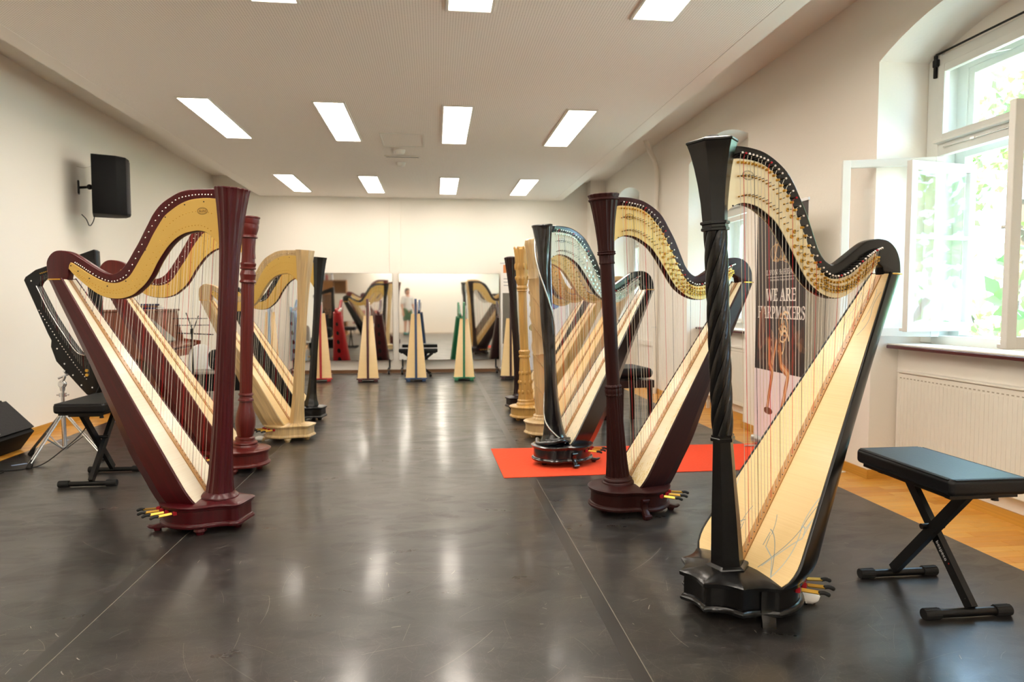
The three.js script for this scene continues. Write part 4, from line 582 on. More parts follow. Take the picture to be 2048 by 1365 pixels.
{
  const t = thing('piano_stool', 'dark wooden piano stool with domed black seat by the right wall', 'stool', [1.93, 0.004, -6.72], 0.1), w = WOOD.ebonyBrown;
  add('seat_cushion', rbox(0.36, 0.1, 0.52, 0.045, 0, 0.535, 0, 5), M.leather, t); add('seat_frame', rbox(0.37, 0.075, 0.53, 0.006, 0, 0.43, 0), w, t); add('scissor_lift', merge([bar([-0.1, 0.46, -0.18], [-0.1, 0.5, 0.18], 0.02, 0.02), bar([0.1, 0.46, -0.18], [0.1, 0.5, 0.18], 0.02, 0.02)]), M.blackMetal, t);
  add('side_knob', merge([cyl(0.024, 0.024, 0.035, 16).rotateX(Math.PI / 2).translate(0, 0.45, 0.285), cyl(0.024, 0.024, 0.035, 16).rotateX(Math.PI / 2).translate(0, 0.45, -0.285)].slice(0, 1)), w, t);
  for (const x of [-1, 1]) for (const z of [-1, 1]) add('leg', bar([x * 0.15, 0.41, z * 0.23], [x * 0.155, 0, z * 0.235], 0.042, 0.042), w, t);
}
// ---------- red rug, banners ----------
{
  const g = extrude([[0.458, 5.645], [0.472, 4.69], [2.82, 4.735], [2.81, 5.6]].map(([x, z]) => [x, z]), 0.004, 0.001, 1); g.rotateX(-Math.PI / 2).translate(0, 0.0065, 0);
  const m = add('rug', g, M.redRug, scene); m.userData = { label: 'bright red felt rug lying under the glossy black harp', category: 'rug' };
}
function rollup(label, pos, turn, w, h, paint, group) {
  const t = thing('rollup_banner', label, 'banner', pos, turn); const [c, g] = canvas(512, 1152); paint(g); const geo = new THREE.BoxGeometry(w, h, 0.0015);
  add('print', geo.translate(0, 0.085 + h / 2, 0), [0, 1, 2, 3].map(() => M.white).concat([std('#ffffff', 0.6, 0, { map: ctex(c) }), M.white]), t);
  const al = std('#c9c8c6', 0.35, 0.8); add('base_cassette', rbox(w + 0.04, 0.075, 0.1, 0.03, 0, 0.046, -0.02, 4), al, t); add('top_clip', rbox(w + 0.01, 0.025, 0.014, 0.004, 0, 0.085 + h, 0), al, t); add('support_pole', rod([0, 0.07, -0.03], [0, 0.085 + h, -0.006], 0.007), al, t);
  for (const s of [-1, 1]) add('foot', rbox(0.03, 0.012, 0.26, 0.004, s * w * 0.36, 0.006, 0), al, t);
}
rollup('dark roll-up banner with large white lettering, by the second window', [2.735, 0.0095, -5.19], -Math.PI / 2 - 0.02, 0.83, 1.9, (g) => {
  const gr = g.createLinearGradient(0, 0, 0, 820); g.fillStyle = '#3a302c'; g.fillRect(0, 0, 512, 1152);
  g.save(); g.scale(1, 0.78);
  g.strokeStyle = '#b08a5a'; g.lineWidth = 7; g.beginPath(); g.arc(270, 105, 78, 0, 7); g.stroke(); g.lineWidth = 3; g.beginPath(); g.arc(270, 105, 66, 0, 7); g.stroke(); g.fillStyle = '#b08a5a'; g.font = 'italic bold 100px serif'; g.textAlign = 'center'; g.textBaseline = 'middle'; g.fillText('S', 270, 108);
  g.font = 'italic 150px serif'; g.fillText('LH', 275, 280); g.lineWidth = 5; for (const [x, y, r] of [[215, 285, 60], [325, 290, 66], [270, 262, 80]]) { g.beginPath(); g.ellipse(x, y, r, r * 0.85, 0.4, 0.6, 5.4); g.stroke(); }
  g.fillStyle = '#e4dcd2'; g.font = '44px serif'; g.fillText('LYON & HEALY', 275, 402); g.fillRect(130, 432, 292, 3); g.font = '17px serif'; g.fillText('Handcrafted harps since 1889', 275, 450);
  g.save(); g.translate(265, 545); g.scale(0.86, 1.25); g.font = 'bold 88px serif'; g.fillText('WE ARE', 0, 0); g.fillText('HARPMAKERS', 0, 88, 560); g.restore(); g.restore(); g.save(); g.transform(1, 0, 0, 1.45, 0, -510);
  const blob = (x, y, rx, ry, a, col) => { g.save(); g.translate(x, y); g.rotate(a); g.fillStyle = col; g.beginPath(); g.ellipse(0, 0, rx, ry, 0, 0, 7); g.fill(); g.restore(); };
  for (let k = 0; k < 60; k++) { const a = hash(k, 3), b = hash(k, 9); blob(lerp(30, 480, a), lerp(760, 890, b), 14 + 40 * hash(k, 5), 6 + 14 * hash(k, 7), 3 * hash(k, 8), ['rgba(150,80,50,.28)', 'rgba(70,40,30,.4)', 'rgba(205,150,100,.22)', 'rgba(120,64,48,.3)'][k % 4]); }
  blob(70, 760, 34, 80, 0.2, '#8d5b46'); blob(78, 765, 20, 62, 0.2, '#5b382e'); for (let k = 0; k < 12; k++) { g.strokeStyle = ['#d9b07c', '#b37848', '#e6c79a'][k % 3]; g.lineWidth = 5 + 5 * hash(k, 2); g.beginPath(); g.arc(300 + 46 * (hash(k, 1) - 0.5), 780 + 90 * (hash(k, 4) - 0.5), 16 + 34 * hash(k, 6), 6 * hash(k, 7), 6 * hash(k, 7) + 3); g.stroke(); }
  for (let k = 0; k < 14; k++) { g.strokeStyle = ['#b98a66', '#7d4a38', '#d6ab80'][k % 3]; g.lineWidth = 4 + 6 * hash(k, 12); g.beginPath(); g.moveTo(170 + 40 * hash(k, 11), 760 + 70 * hash(k, 13)); g.quadraticCurveTo(200, 850, 150 + 90 * hash(k, 14), 900); g.stroke(); }
  g.fillStyle = '#e9dfe0'; g.beginPath(); g.moveTo(0, 905); g.lineTo(512, 905); g.lineTo(512, 1152); g.lineTo(0, 1152); g.fill();
  const leg = (pts, w, c1, c2) => { g.lineCap = 'round'; g.lineJoin = 'round'; for (const [lw, c] of [[w, c1], [w * 0.45, c2]]) { g.strokeStyle = c; g.lineWidth = lw; g.beginPath(); pts.forEach((p, i) => i ? g.lineTo(...p) : g.moveTo(...p)); g.stroke(); } };
  leg([[160, 800], [165, 880], [200, 905], [150, 1035]], 26, '#a8643c', '#d79a66'); leg([[270, 820], [285, 880], [360, 905], [300, 1040]], 30, '#b06a3a', '#dba06a'); leg([[200, 880], [235, 800]], 16, '#b06a3a', '#dba06a');
  blob(160, 1045, 48, 12, 0, '#7a4a30'); blob(290, 1062, 52, 24, 0, '#b0683c'); g.restore(); g.fillStyle = '#8a7a74'; g.font = '15px sans-serif'; g.fillText('www.lyonhealy.com', 180, 1098); g.fillText('www.salviharps.com', 180, 1124);
});
rollup('white roll-up banner with small colourful illustrations, behind the golden harp at the back', [1.9, 0.004, -11.72], 0, 0.85, 1.78, (g) => {
  g.fillStyle = '#ece6e6'; g.fillRect(0, 0, 512, 1152); const b = (x, y, w, h, c) => { g.fillStyle = c; g.beginPath(); g.ellipse(x, y, w, h, 0.2, 0, 7); g.fill(); };
  b(330, 90, 40, 26, '#4a3a7a'); b(345, 235, 54, 26, '#7a3b3b'); b(370, 330, 36, 32, '#c9483a'); b(360, 420, 52, 62, '#2b6bb8'); b(300, 470, 60, 18, '#2a2438'); b(110, 300, 34, 26, '#6b3a28'); b(118, 400, 24, 64, '#c9a03a'); b(110, 560, 20, 30, '#5a4a52'); b(120, 690, 34, 40, '#a08a4a'); b(420, 960, 70, 26, '#c22a26');
  g.fillStyle = '#8c8486'; for (let k = 0; k < 5; k++) g.fillRect(150, 760 + k * 40, 210, 4);
});
rollup('narrow pale roll-up banner with grey panel and orange badge, right of the mirror', [1.3, 0.004, -12.0], 0, 0.3, 1.84, (g) => {
  g.fillStyle = '#ece7e1'; g.fillRect(0, 0, 512, 1152); g.fillStyle = '#d08048'; g.fillRect(80, 20, 300, 90); g.fillStyle = '#8a8a90'; for (let k = 0; k < 3; k++) g.fillRect(90, 170 + k * 36, 260, 8); g.fillStyle = '#6f6b62'; g.fillRect(60, 330, 360, 560); g.fillStyle = '#c9beb0'; for (let k = 0; k < 4; k++) g.fillRect(120, 720 + k * 34, 220, 6);
});
// ---------- electric harp on a chrome stand ----------
{
  const z = -5.75, t = thing('electric_harp', 'black angular electric harp tilted on a chrome tripod stand', 'harp', [-2.9, 0, z], 0), G = (pts) => pts.map(([x, y]) => [x + 2.9, y]);
  const outer = G([[-3.178, 1.405], [-3.165, 1.432], [-3.09, 1.487], [-2.66, 1.648], [-2.64, 1.636], [-2.629, 1.175], [-2.6, 0.8], [-2.585, 0.62], [-2.62, 0.53], [-2.7, 0.496], [-2.745, 0.5], [-2.8, 0.565], [-2.965, 0.77], [-3.0, 0.885], [-2.995, 0.935], [-3.02, 0.99]]);
  const inner = G(spline2([[-3.085, 1.36], [-3.06, 1.405], [-2.99, 1.44], [-2.74, 1.51], [-2.705, 1.49], [-2.7, 1.2], [-2.7, 0.92], [-2.71, 0.84], [-2.75, 0.815], [-2.8, 0.835], [-2.9, 0.985], [-3.0, 1.165]], 60)).slice(0, -1);
  add('frame', extrude(outer, 0.07, 0.008, 2, [inner]), lac('#050506', 0.34, 0.1, { specularIntensity: 0.6 }), t);
  add('inner_edge_trim', tube(G([[-3.085, 1.36], [-3.0, 1.165], [-2.9, 0.985], [-2.8, 0.835], [-2.75, 0.815]]).map(([x, y]) => [x, y, 0.037]), 0.004, 40, 6), M.chrome, t);
  const st = [], pk = []; for (let i = 0; i < 26; i++) { const f = i / 25, x = lerp(-3.05, -2.72, f), yb = interp([[-3.1, 1.32], [-3.0, 1.14], [-2.9, 0.96], [-2.8, 0.8], [-2.7, 0.66]], x) + 0.0, yt = interp([[-3.1, 1.42], [-2.7, 1.56]], x); add('string', rod([x + 2.9, yb - 0.03, 0.04], [x + 2.9, yt, 0.04], 0.0004, 4), i % 7 === 1 ? M.stringR : M.stringW, t); st.push(rbox(0.01, 0.006, 0.008, 0.002).rotateZ(-1).translate(x + 2.88, yb - 0.06, 0.038)); pk.push(cyl(0.004, 0.004, 0.012, 6).rotateX(Math.PI / 2).translate(x + 2.9, yt + 0.02, 0.04)); }
  add('bridge_saddles', merge(st), M.nickel, t, 'stuff'); add('tuning_pins', merge(pk), M.gold, t, 'stuff');
  for (const dy of [0, 0.035]) add('control_knob', cyl(0.012, 0.012, 0.014, 14).rotateX(Math.PI / 2).translate(-2.735 + 2.9, 0.66 + dy, 0.04), M.gold, t);
  const scr = []; for (const [x, y] of [[-2.95, 0.87], [-2.9, 0.75], [-2.84, 0.66], [-2.78, 0.58], [-2.7, 0.56], [-3.12, 1.4]]) scr.push(cyl(0.006, 0.006, 0.004, 10).rotateX(Math.PI / 2).translate(x + 2.9, y, 0.037)); add('frame_screws', merge(scr), M.chrome, t, 'stuff');
  const s = thing('tripod_stand', 'chrome tripod stand with double braced legs below the electric harp', 'stand', [-2.925, 0.004, -5.72]), c = M.chrome;
  add('lower_tube', rod([0, 0.06, 0], [0, 0.42, 0], 0.016, 16), c, s); add('upper_tube', rod([0, 0.4, 0], [0, 0.58, 0], 0.012, 16), c, s); add('height_clamp', merge([cyl(0.026, 0.026, 0.03, 18, 0, 0.5, 0), cyl(0.02, 0.022, 0.02, 16, 0, 0.42, 0), rod([-0.045, 0.5, 0], [0.045, 0.5, 0], 0.006)]), c, s);
  add('tilt_joint', merge([new THREE.TorusGeometry(0.024, 0.009, 10, 24).translate(0, 0.585, 0), cyl(0.018, 0.018, 0.05, 16).rotateX(Math.PI / 2).translate(0, 0.585, 0), cyl(0.02, 0.016, 0.035, 16, 0, 0.548, 0)]), c, s); add('tilt_arm', merge([rod([-0.03, 0.63, 0], [0.12, 0.7, -0.03], 0.009, 12), rod([0, 0.6, 0], [0.02, 0.645, 0], 0.012), rod([0.03, 0.66, -0.02], [0.03, 0.69, 0.03], 0.01)]), c, s);
  for (const [a, r] of [[3.55, 0.35], [0.35, 0.36], [1.75, 0.36]]) {
    const q = [Math.cos(a) * r, 0.035, Math.sin(a) * r], k = (f, y0) => [Math.cos(a) * r * f, lerp(y0, 0.035, f), Math.sin(a) * r * f]; const lg = sub('leg', s);
    for (const d of [-0.009, 0.009]) { const ox = -Math.sin(a) * d, oz = Math.cos(a) * d; add('leg_strut', rod([Math.cos(a) * 0.035 + ox, 0.335, Math.sin(a) * 0.035 + oz], [q[0] + ox, q[1], q[2] + oz], 0.006, 8), c, lg); }
    add('rubber_foot', rod([q[0] * 1.04, 0.0, q[2] * 1.04], [q[0] * 0.93, 0.055, q[2] * 0.93], 0.022, 12, 0.013), M.rubber, lg); add('brace', rod([Math.cos(a) * 0.02, 0.075, Math.sin(a) * 0.02], [q[0] * 0.52, 0.185, q[2] * 0.52], 0.006, 8), c, lg);
  }
  add('collar', cyl(0.03, 0.03, 0.025, 18, 0, 0.335, 0), c, s); add('lower_collar', cyl(0.028, 0.028, 0.018, 18, 0, 0.078, 0), c, s);
  const cb = add('audio_cable', merge([tube([[-2.62, 0.62, -5.7], [-2.68, 0.45, -5.66], [-2.72, 0.25, -5.62], [-2.84, 0.1, -5.5], [-2.95, 0.012, -5.42], [-3.05, 0.009, -5.3], [-3.2, 0.009, -5.3], [-3.35, 0.009, -5.36], [-3.5, 0.009, -5.3]], 0.0045, 90, 8), tube([[-3.25, 0.009, -5.42], [-3.32, 0.015, -5.5], [-3.4, 0.02, -5.56], [-3.46, 0.01, -5.56]], 0.0045, 30, 8), tube([[-3.1, 0.009, -5.22], [-3.2, 0.009, -5.16], [-3.32, 0.01, -5.2], [-3.22, 0.016, -5.26], [-3.1, 0.009, -5.24]], 0.0045, 40, 8)]), M.rubber, scene); cb.userData = { label: 'black audio cable curling over the floor below the chrome stand', category: 'cable' };
}
{ // wedge monitor at the left edge, wall loudspeaker
  const t = thing('stage_monitor', 'black wedge stage monitor on the floor at the left picture edge', 'speaker', [-3.545, 0.004, -5.86], 0.0);
  add('cabinet', extrude([[-0.16, 0], [0.08, 0], [0.19, 0.15], [-0.06, 0.41], [-0.16, 0.41]], 0.5, 0.008, 2), M.blackPlastic, t); add('grille', bar([-0.04, 0.39, 0], [0.172, 0.172, 0], 0.012, 0.5).translate(0.01, 0.01, 0), std('#1c1c1e', 0.6, 0.3, { bumpMap: plaster, bumpScale: 0.002 }), t); add('silver_badge', cyl(0.014, 0.014, 0.004, 16).rotateZ(-0.77).translate(0.165, 0.208, 0.19), M.nickel, t);
  const s = thing('wall_loudspeaker', 'black loudspeaker on a wall bracket high on the left wall', 'speaker', [-3.42, 2.13, -7.65], 0.42);
  add('cabinet', extrude([[-0.12, -0.19], [0.1, -0.19], [0.19, -0.13], [0.225, 0.0], [0.19, 0.13], [0.1, 0.19], [-0.12, 0.19]].map(([x, z]) => [x, z]), 0.6, 0.006, 2).rotateX(-Math.PI / 2).translate(0, 0.31, 0), M.blackPlastic, s);
  add('grille', grid(12, 2, (u, v) => { const a = lerp(-0.75, 0.75, u); return [0.03 + 0.2 * Math.cos(a), 0.03 + v * 0.55, -0.2 * Math.sin(a)]; }), std('#17171a', 0.55, 0.4), s);
  add('wall_plate', rbox(0.02, 0.14, 0.1, 0.01, -0.24, 0.3, -0.1), M.blackMetal, s); add('bracket_arm', merge([rod([-0.23, 0.3, -0.1], [-0.12, 0.3, 0], 0.014), new THREE.SphereGeometry(0.028, 12, 10).translate(-0.14, 0.3, -0.01)]), M.blackMetal, s); add('safety_wire', tube([[-0.25, 0.52, -0.12], [-0.18, 0.5, -0.05], [-0.1, 0.53, 0]], 0.004, 16, 6), M.nickel, s); add('speaker_lead', tube([[-0.1, 0.02, 0], [-0.12, -0.06, 0], [-0.15, -0.1, -0.02], [-0.18, -0.03, -0.05], [-0.22, 0.02, -0.08]], 0.005, 24, 6), M.rubber, s);
}
// ---------- pianos and the clutter behind the left harps ----------
function piano(label, z, top) {
  const w = lac('#83401c', 0.34, 0.5, { map: grainV }), t = thing('upright_piano', label, 'piano', [XL + 0.02, 0.004, z]), L = 1.42;
  add('case', rbox(0.34, 0.56, L, 0.008, 0.17, 0.84, 0), w, t); add('lid', rbox(0.38, 0.025, L + 0.03, 0.008, 0.18, 1.135, 0), w, t); add('lower_panel', rbox(0.32, 0.58, L - 0.02, 0.006, 0.16, 0.3, 0), w, t);
  for (const s of [-1, 1]) { add('side_cheek', extrude([[0, 0.05], [0.36, 0.05], [0.36, 0.6], [0.62, 0.6], [0.63, 0.73], [0.42, 0.76], [0.36, 0.95], [0.345, 1.12], [0, 1.12]], 0.035, 0.005, 1).translate(0, 0, s * (L / 2 - 0.005)), w, t); add('front_leg', merge([rbox(0.05, 0.5, 0.06, 0.01, 0.56, 0.35, s * (L / 2 - 0.05)), rbox(0.3, 0.07, 0.06, 0.015, 0.45, 0.07, s * (L / 2 - 0.05))]), w, t); add('castor', merge([cyl(0.022, 0.022, 0.02, 14).rotateX(Math.PI / 2).translate(0.52, 0.022, s * (L / 2 - 0.05)), box(0.02, 0.03, 0.03, 0.52, 0.03, s * (L / 2 - 0.05))]), M.brassGold, t); }
  add('key_bed', rbox(0.28, 0.09, L - 0.04, 0.008, 0.48, 0.62, 0), w, t); add('fallboard', rbox(0.24, 0.03, L - 0.06, 0.008).rotateZ(-0.12).translate(0.47, 0.705, 0), w, t);
  for (const k of [-0.06, 0, 0.06]) add('pedal', rbox(0.09, 0.012, 0.03, 0.005, 0.38, 0.06, k), M.brassGold, t);
  return t;
}
piano('brown upright piano against the left wall behind the left harps', -8.68);
{
  const b = thing('laptop_case', 'flat grey case with small white mark on the piano keyboard lid', 'case', [-3.3, 0.79, -8.3], 0); add('shell', rbox(0.4, 0.03, 0.62, 0.012).rotateZ(-0.75).translate(0.05, 0.12, 0), std('#77756c', 0.6), b); add('white_mark', rbox(0.04, 0.003, 0.04, 0.001).rotateZ(-0.75).translate(0.075, 0.125, 0.1), M.white, b);
  const bk = [['#3c3f7a', 0], ['#8a5a3a', 1], ['#2a2f55', 2]]; bk.forEach(([c, k]) => { const t = thing('book', ['dark blue book lying on the brown piano, lowest', 'brown book lying on the brown piano, in the middle', 'navy blue book lying on the brown piano, topmost'][k], 'book', [-3.5, 1.1515 + k * 0.022, -8.95 + 0.03 * k], 0.2 * k); add('cover', rbox(0.2, 0.02, 0.28, 0.003, 0, 0.011, 0), std(c, 0.6), t); add('pages', box(0.19, 0.014, 0.272, 0.008, 0.011, 0), M.white, t); });
  const m = thing('music_stand', 'black wire music stand behind the strings of the left harp', 'music stand', [-2.54, 0.004, -7.5], 0.15); const bm = M.blackMetal;
  add('desk', merge([rod([-0.19, 1.06, -0.03], [0.15, 1.06, -0.03], 0.004), rod([-0.17, 0.99, -0.01], [0.17, 0.99, -0.01], 0.004), rod([-0.14, 0.91, 0.015], [0.21, 0.89, 0.015], 0.006), rod([-0.06, 1.12, -0.04], [0.02, 0.9, 0.01], 0.006), rod([0.06, 1.09, -0.04], [0.0, 0.9, 0.01], 0.005)]), bm, m); add('pole', rod([0, 0.3, 0], [0, 0.94, 0], 0.009), bm, m); add('head', rbox(0.035, 0.05, 0.035, 0.008, 0.0, 0.93, 0), bm, m); for (const a of [0.4, 2.5, 4.6]) add('leg', rod([0, 0.32, 0], [Math.cos(a) * 0.28, 0.006, Math.sin(a) * 0.28], 0.006), bm, m);
  const c = thing('shell_chair', 'white moulded chair with rounded back drawn up to the brown piano', 'chair', [-2.82, 0.004, -8.6], 1.1), wp = std('#dddad6', 0.45);
  add('backrest', extrude(spline2([[-0.19, 0.36], [-0.19, 0.52], [-0.15, 0.66], [-0.06, 0.72], [0.06, 0.72], [0.15, 0.66], [0.19, 0.52], [0.19, 0.36]], 40), 0.03, 0.01, 2).translate(0, 0, 0.0), wp, c); add('seat', rbox(0.4, 0.035, 0.38, 0.015, 0, 0.36, -0.18), wp, c); for (const x of [-0.15, 0.15]) for (const z of [-0.32, -0.03]) add('leg', rod([x, 0.345, z], [x * 1.15, 0, z * 1.05], 0.011), M.chrome, c);
  const l = thing('low_bench', 'long low black bench with grey top behind the second left harp', 'bench', [-2.5, 0.004, -8.35], 0.12); add('top', rbox(0.68, 0.03, 0.36, 0.008, 0, 0.42, 0), std('#8a8780', 0.6), l); add('box_frame', rbox(0.66, 0.2, 0.34, 0.006, 0, 0.305, 0), M.blackPlastic, l); for (const x of [-0.28, 0.28]) for (const z of [-0.13, 0.13]) { add('leg', rod([x, 0.21, z], [x, 0.03, z], 0.018), M.blackMetal, l); add('brass_foot', rbox(0.11, 0.03, 0.05, 0.008, x, 0.015, z), M.brassGold, l); }
  const bg = thing('backpack', 'black backpack standing on the low bench with the grey top', 'bag', [-2.48, 0.441, -8.37], 0.1); add('body', rbox(0.34, 0.24, 0.16, 0.07, 0, 0.12, 0, 5), std('#0e0e10', 0.85), bg); add('front_pocket', rbox(0.24, 0.12, 0.05, 0.024, 0, 0.08, 0.09, 4), std('#121214', 0.85), bg); add('carry_handle', tube([[-0.07, 0.235, 0], [-0.05, 0.29, 0], [0.05, 0.29, 0], [0.07, 0.235, 0]], 0.008, 20, 8), M.rubber, bg);
}
{ // detectors on the ceiling, scraps on the floor
  const d1 = thing('smoke_detector', 'small white smoke detector dome on the ceiling, nearer one', 'detector', [-0.4, PANEL, -8.35]); add('body', lathe([[0, -0.055], [0.035, -0.052], [0.05, -0.035], [0.058, -0.012], [0.06, 0]], 28), M.white, d1);
  const d2 = thing('smoke_detector', 'small white smoke detector dome on the ceiling, beyond the slot vent', 'detector', [-0.43, PANEL, -9.1]); add('body', lathe([[0, -0.055], [0.035, -0.052], [0.05, -0.035], [0.058, -0.012], [0.06, 0]], 28), M.white, d2);
  const v = thing('slot_vent', 'narrow white slot vent across the ceiling between the light rows', 'vent', [-0.39, PANEL, -8.69]); add('frame', rbox(0.44, 0.014, 0.05, 0.004, 0, -0.007, 0), M.white, v); add('slot', box(0.4, 0.003, 0.014, 0, -0.0145, 0), M.blackPlastic, v);
  const hch = thing('access_hatch', 'square access hatch outline in the perforated ceiling', 'hatch', [-0.35, PANEL, -7.85]); add('frame', merge([box(0.46, 0.006, 0.012, 0, -0.002, 0.3), box(0.46, 0.006, 0.012, 0, -0.002, -0.3), box(0.012, 0.006, 0.6, 0.23, -0.002, 0), box(0.012, 0.006, 0.6, -0.23, -0.002, 0)]), M.white, hch);
  const pp = thing('paper_scrap', 'small white paper scrap on the wooden floor by the window niche', 'paper', [2.93, 0.0, -4.6], 0.4); add('sheet', rbox(0.05, 0.004, 0.03, 0.001, 0, 0.003, 0, 1), M.wrap, pp); add('second_sheet', rbox(0.03, 0.003, 0.03, 0.001, -0.05, 0.002, 0.01, 1), M.wrap, pp);
  for (const [x, z, l] of [[-3.14, -5.5, 'scrap of pale blue tape on the floor beside the cable'], [-3.3, -6.42, 'strip of pale blue tape at the left edge of the black floor'], [-3.27, -7.4, 'farthest strip of pale blue tape at the left floor edge']]) { const m = add('tape_mark', rbox(0.1, 0.0012, 0.03, 0.0004, 0, 0, 0, 1), std('#7f93b8', 0.6), scene); m.position.set(x, 0.005, z); m.rotation.y = 0.7; m.userData = { label: l, category: 'tape' }; }
}
// ---------- behind the camera: what the mirrors show ----------
{
  const w = lac('#b9824a', 0.5, 0.2, { map: grainV }), t = thing('shelf_cabinet', 'light wooden shelf cabinet with open compartments, seen in the left mirror', 'cabinet', [-4.0, 0, 3.3]);
  add('carcass', merge([box(0.025, 2.1, 0.4, -0.55, 1.05, 0), box(0.025, 2.1, 0.4, 0.55, 1.05, 0), box(0.025, 2.1, 0.4, 0.05, 1.05, 0), box(1.1, 2.1, 0.02, 0, 1.05, 0.2), box(1.14, 0.03, 0.42, 0, 2.1, 0), box(1.1, 0.05, 0.4, 0, 0.03, 0)]), w, t); for (const y of [0.5, 0.95, 1.35, 1.55]) add('shelf', box(1.1, 0.022, 0.38, 0, y, 0), w, t); add('door', box(0.58, 0.52, 0.02, -0.25, 1.82, -0.2), w, t);
  [['#2c7fb8', -0.35, 'blue bottle on top of the wooden shelf cabinet'], ['#b83a3a', -0.2, 'red bottle on top of the wooden shelf cabinet'], ['#e6e6ea', 0.0, 'white canister on top of the wooden shelf cabinet']].forEach(([c, x, l], i) => { const b = thing('bottle', l, 'bottle', [-4.0 + x, 2.116, 3.25]); add('body', lathe([[0, 0], [0.05, 0], [0.055, 0.02], [0.055, 0.16], [0.03, 0.2], [0.025, 0.22]], 20), std(c, 0.4), b); add('cap', cyl(0.028, 0.028, 0.03, 16, 0, 0.232, 0), std(i === 2 ? '#3a7ad0' : '#222222', 0.5), b); });
  const wb = thing('whiteboard', 'free-standing white display board reflected in the left mirror', 'board', [-3.35, 0, 2.4], 0.1); add('panel', rbox(1.15, 1.05, 0.03, 0.008, 0, 1.05, 0), M.white, wb); for (const s of [-1, 1]) { add('leg', rod([s * 0.5, 0, 0], [s * 0.5, 1.5, 0], 0.015), M.chrome, wb); add('foot', box(0.04, 0.03, 0.5, s * 0.5, 0.015, 0), M.blackMetal, wb); }
  const rt = thing('side_table', 'small black table near the display board, seen in the left mirror', 'table', [-2.45, 0.004, 1.75]); add('top', rbox(0.7, 0.03, 0.5, 0.006, 0, 0.72, 0), M.blackPlastic, rt); add('column', cyl(0.03, 0.03, 0.7, 14, 0, 0.36, 0), M.blackMetal, rt); add('foot_plate', rbox(0.45, 0.025, 0.36, 0.01, 0, 0.0125, 0), M.blackMetal, rt);
  const rc = std('#a51622', 0.7); for (const [x, z, l] of [[-2.3, 2.9, 'red upholstered chair near the display board, right one in the mirror'], [-2.95, 3.0, 'red upholstered chair near the display board, left one in the mirror']]) { const c = thing('stacking_chair', l, 'chair', [x, 0.004, z]); add('seat', rbox(0.45, 0.06, 0.44, 0.02, 0, 0.45, 0), rc, c); add('backrest', rbox(0.44, 0.36, 0.045, 0.02, 0, 0.75, 0.21), rc, c); for (const a of [-0.19, 0.19]) for (const b of [-0.18, 0.18]) add('leg', rod([a, 0.42, b], [a, 0, b * 1.1], 0.011), M.chrome, c); for (const a of [-0.2, 0.2]) add('back_post', rod([a, 0.42, 0.2], [a, 0.92, 0.23], 0.011), M.chrome, c); }
  // a visitor standing behind the camera, small in the mirror
  const p = thing('person', 'person in pale shirt, green shorts and teal shoes, seen in the mirror', 'person', [-1.05, 0.004, 2.3], Math.PI * 0.8);
  const field = (bones, size, c0, res) => { const mc = new MarchingCubes(res, new THREE.MeshBasicMaterial(), false, false, 200000); mc.isolation = 0; const n = res; for (let k = 0; k < n; k++) for (let j = 0; j < n; j++) for (let i = 0; i < n; i++) { const P = [c0[0] + (i / n * 2 - 1) * size, c0[1] + (j / n * 2 - 1) * size, c0[2] + (k / n * 2 - 1) * size]; let acc = 0; for (const [a, b, ra, rb] of bones) { const ab = [b[0] - a[0], b[1] - a[1], b[2] - a[2]], ap = [P[0] - a[0], P[1] - a[1], P[2] - a[2]], t2 = clamp((ap[0] * ab[0] + ap[1] * ab[1] + ap[2] * ab[2]) / (ab[0] ** 2 + ab[1] ** 2 + ab[2] ** 2 + 1e-9)); const d = Math.hypot(ap[0] - ab[0] * t2, ap[1] - ab[1] * t2, ap[2] - ab[2] * t2) - lerp(ra, rb, t2); acc += Math.exp(-d * 70); } mc.field[i + j * n + k * n * n] = Math.log(Math.max(acc, 1e-30)) / 70; } mc.update(); const g = new THREE.BufferGeometry(), N = mc.count; g.setAttribute('position', new THREE.Float32BufferAttribute(Array.from(mc.positionArray.slice(0, N * 3)).map((v, i) => v * size + c0[i % 3]), 3)); g.setAttribute('uv', new THREE.Float32BufferAttribute(new Float32Array(N * 2), 2)); const h = mergeVertices(g.deleteAttribute('uv'), 1e-4); h.computeVertexNormals(); h.setAttribute('uv', new THREE.Float32BufferAttribute(new Float32Array(h.attributes.position.count * 2), 2)); return h; };
  const hand = (s) => { const w = [s * 0.27, 0.86, 0.1], o = []; o.push([w, [s * 0.275, 0.78, 0.115], 0.028, 0.032]); for (let k = 0; k < 4; k++) o.push([[s * 0.275 + (k - 1.5) * 0.006, 0.78, 0.095 + k * 0.017], [s * 0.272 + (k - 1.5) * 0.006, 0.7 + 0.01 * Math.abs(k - 1.5), 0.1 + k * 0.017], 0.01, 0.008]); o.push([[s * 0.27, 0.82, 0.135], [s * 0.262, 0.76, 0.165], 0.011, 0.009]); return o; };
  const legs = [], arms = [];
  for (const s of [-1, 1]) { legs.push([[s * 0.095, 0.92, 0], [s * 0.105, 0.5, 0.02], 0.088, 0.056], [[s * 0.105, 0.5, 0.02], [s * 0.11, 0.09, -0.01], 0.054, 0.036], [[s * 0.11, 0.05, -0.03], [s * 0.125, 0.035, 0.14], 0.04, 0.032]); arms.push([[s * 0.185, 1.42, 0], [s * 0.25, 1.12, 0], 0.05, 0.042], [[s * 0.25, 1.12, 0], [s * 0.27, 0.86, 0.1], 0.04, 0.026], ...hand(s)); }
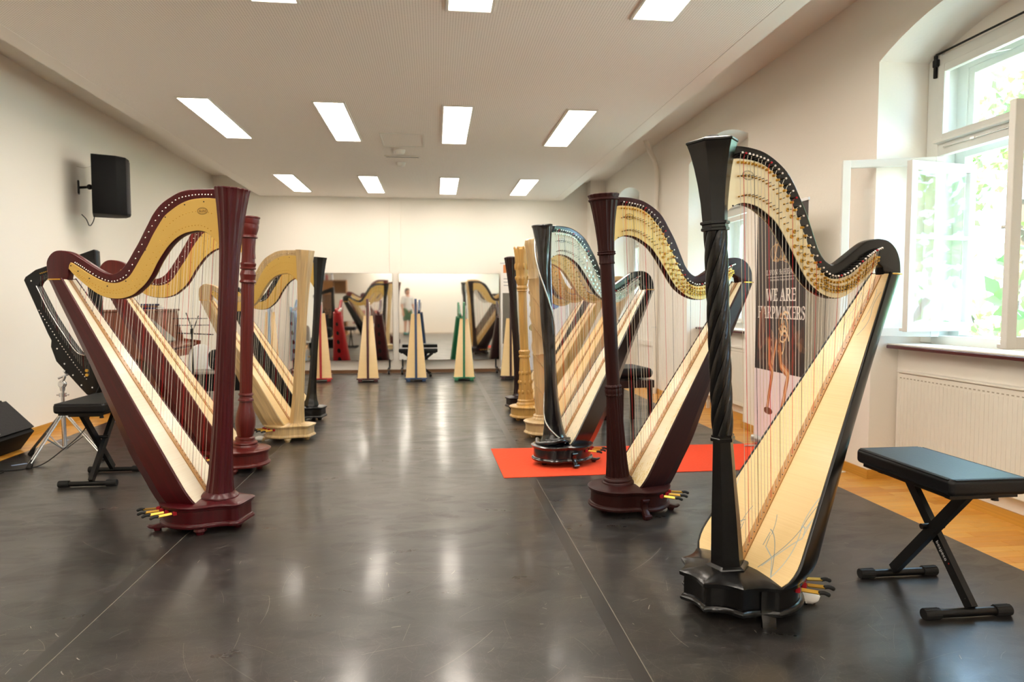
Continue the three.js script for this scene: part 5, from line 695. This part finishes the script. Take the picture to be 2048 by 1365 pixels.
  const body = field([...legs, ...arms, [[0, 0.95, 0], [0, 1.2, 0], 0.13, 0.12], [[0, 1.2, 0], [0, 1.4, 0], 0.125, 0.12], [[-0.12, 1.4, 0], [0.12, 1.4, 0], 0.06, 0.06], [[0, 1.45, 0], [0, 1.56, 0.015], 0.052, 0.05], [[0, 1.61, 0.02], [0, 1.69, 0.01], 0.072, 0.082], [[0, 1.62, 0.095], [0, 1.65, 0.09], 0.012, 0.008]], 0.93, [0, 0.88, 0.02], 150);
  add('body', body, std('#c98f72', 0.6), p);
  add('shirt', field([[[0, 1.0, 0], [0, 1.2, 0], 0.15, 0.14], [[0, 1.2, 0], [0, 1.38, 0], 0.145, 0.13], [[-0.14, 1.41, 0], [0.14, 1.41, 0], 0.066, 0.066], ...[-1, 1].map((s) => [[s * 0.185, 1.42, 0], [s * 0.235, 1.22, 0], 0.064, 0.062])], 0.4, [0, 1.2, 0], 64), std('#d8cfc6', 0.85), p);
  add('shorts', field([[[-0.06, 0.95, 0], [0.06, 0.95, 0], 0.12, 0.12], ...[-1, 1].map((s) => [[s * 0.09, 0.9, 0], [s * 0.108, 0.6, 0.015], 0.105, 0.09])], 0.4, [0, 0.8, 0], 64), std('#4c6a4a', 0.85), p);
  for (const s of [-1, 1]) add('shoe', field([[[s * 0.11, 0.045, -0.035], [s * 0.127, 0.04, 0.15], 0.048, 0.04], [[s * 0.11, 0.08, -0.03], [s * 0.11, 0.1, -0.02], 0.044, 0.042]], 0.2, [s * 0.115, 0.06, 0.05], 40), std('#1f7d78', 0.7), p);
  add('hair', field([[[0, 1.66, -0.02], [0, 1.71, 0.005], 0.085, 0.085], [[0, 1.6, -0.05], [0, 1.66, -0.04], 0.06, 0.07]], 0.2, [0, 1.67, -0.02], 40), std('#3a2618', 0.8), p);
  for (const s of [-1, 1]) { add('eye', new THREE.SphereGeometry(0.011, 10, 8).translate(s * 0.03, 1.655, 0.084), M.rubber, p); add('ear', new THREE.SphereGeometry(0.022, 10, 8).scale(0.5, 1.2, 0.8).translate(s * 0.083, 1.64, 0.01), std('#c98f72', 0.6), p); }
  add('mouth', rbox(0.04, 0.008, 0.008, 0.003, 0, 1.588, 0.086), std('#8a4038', 0.6), p);
}
renderer.render(scene, camera);
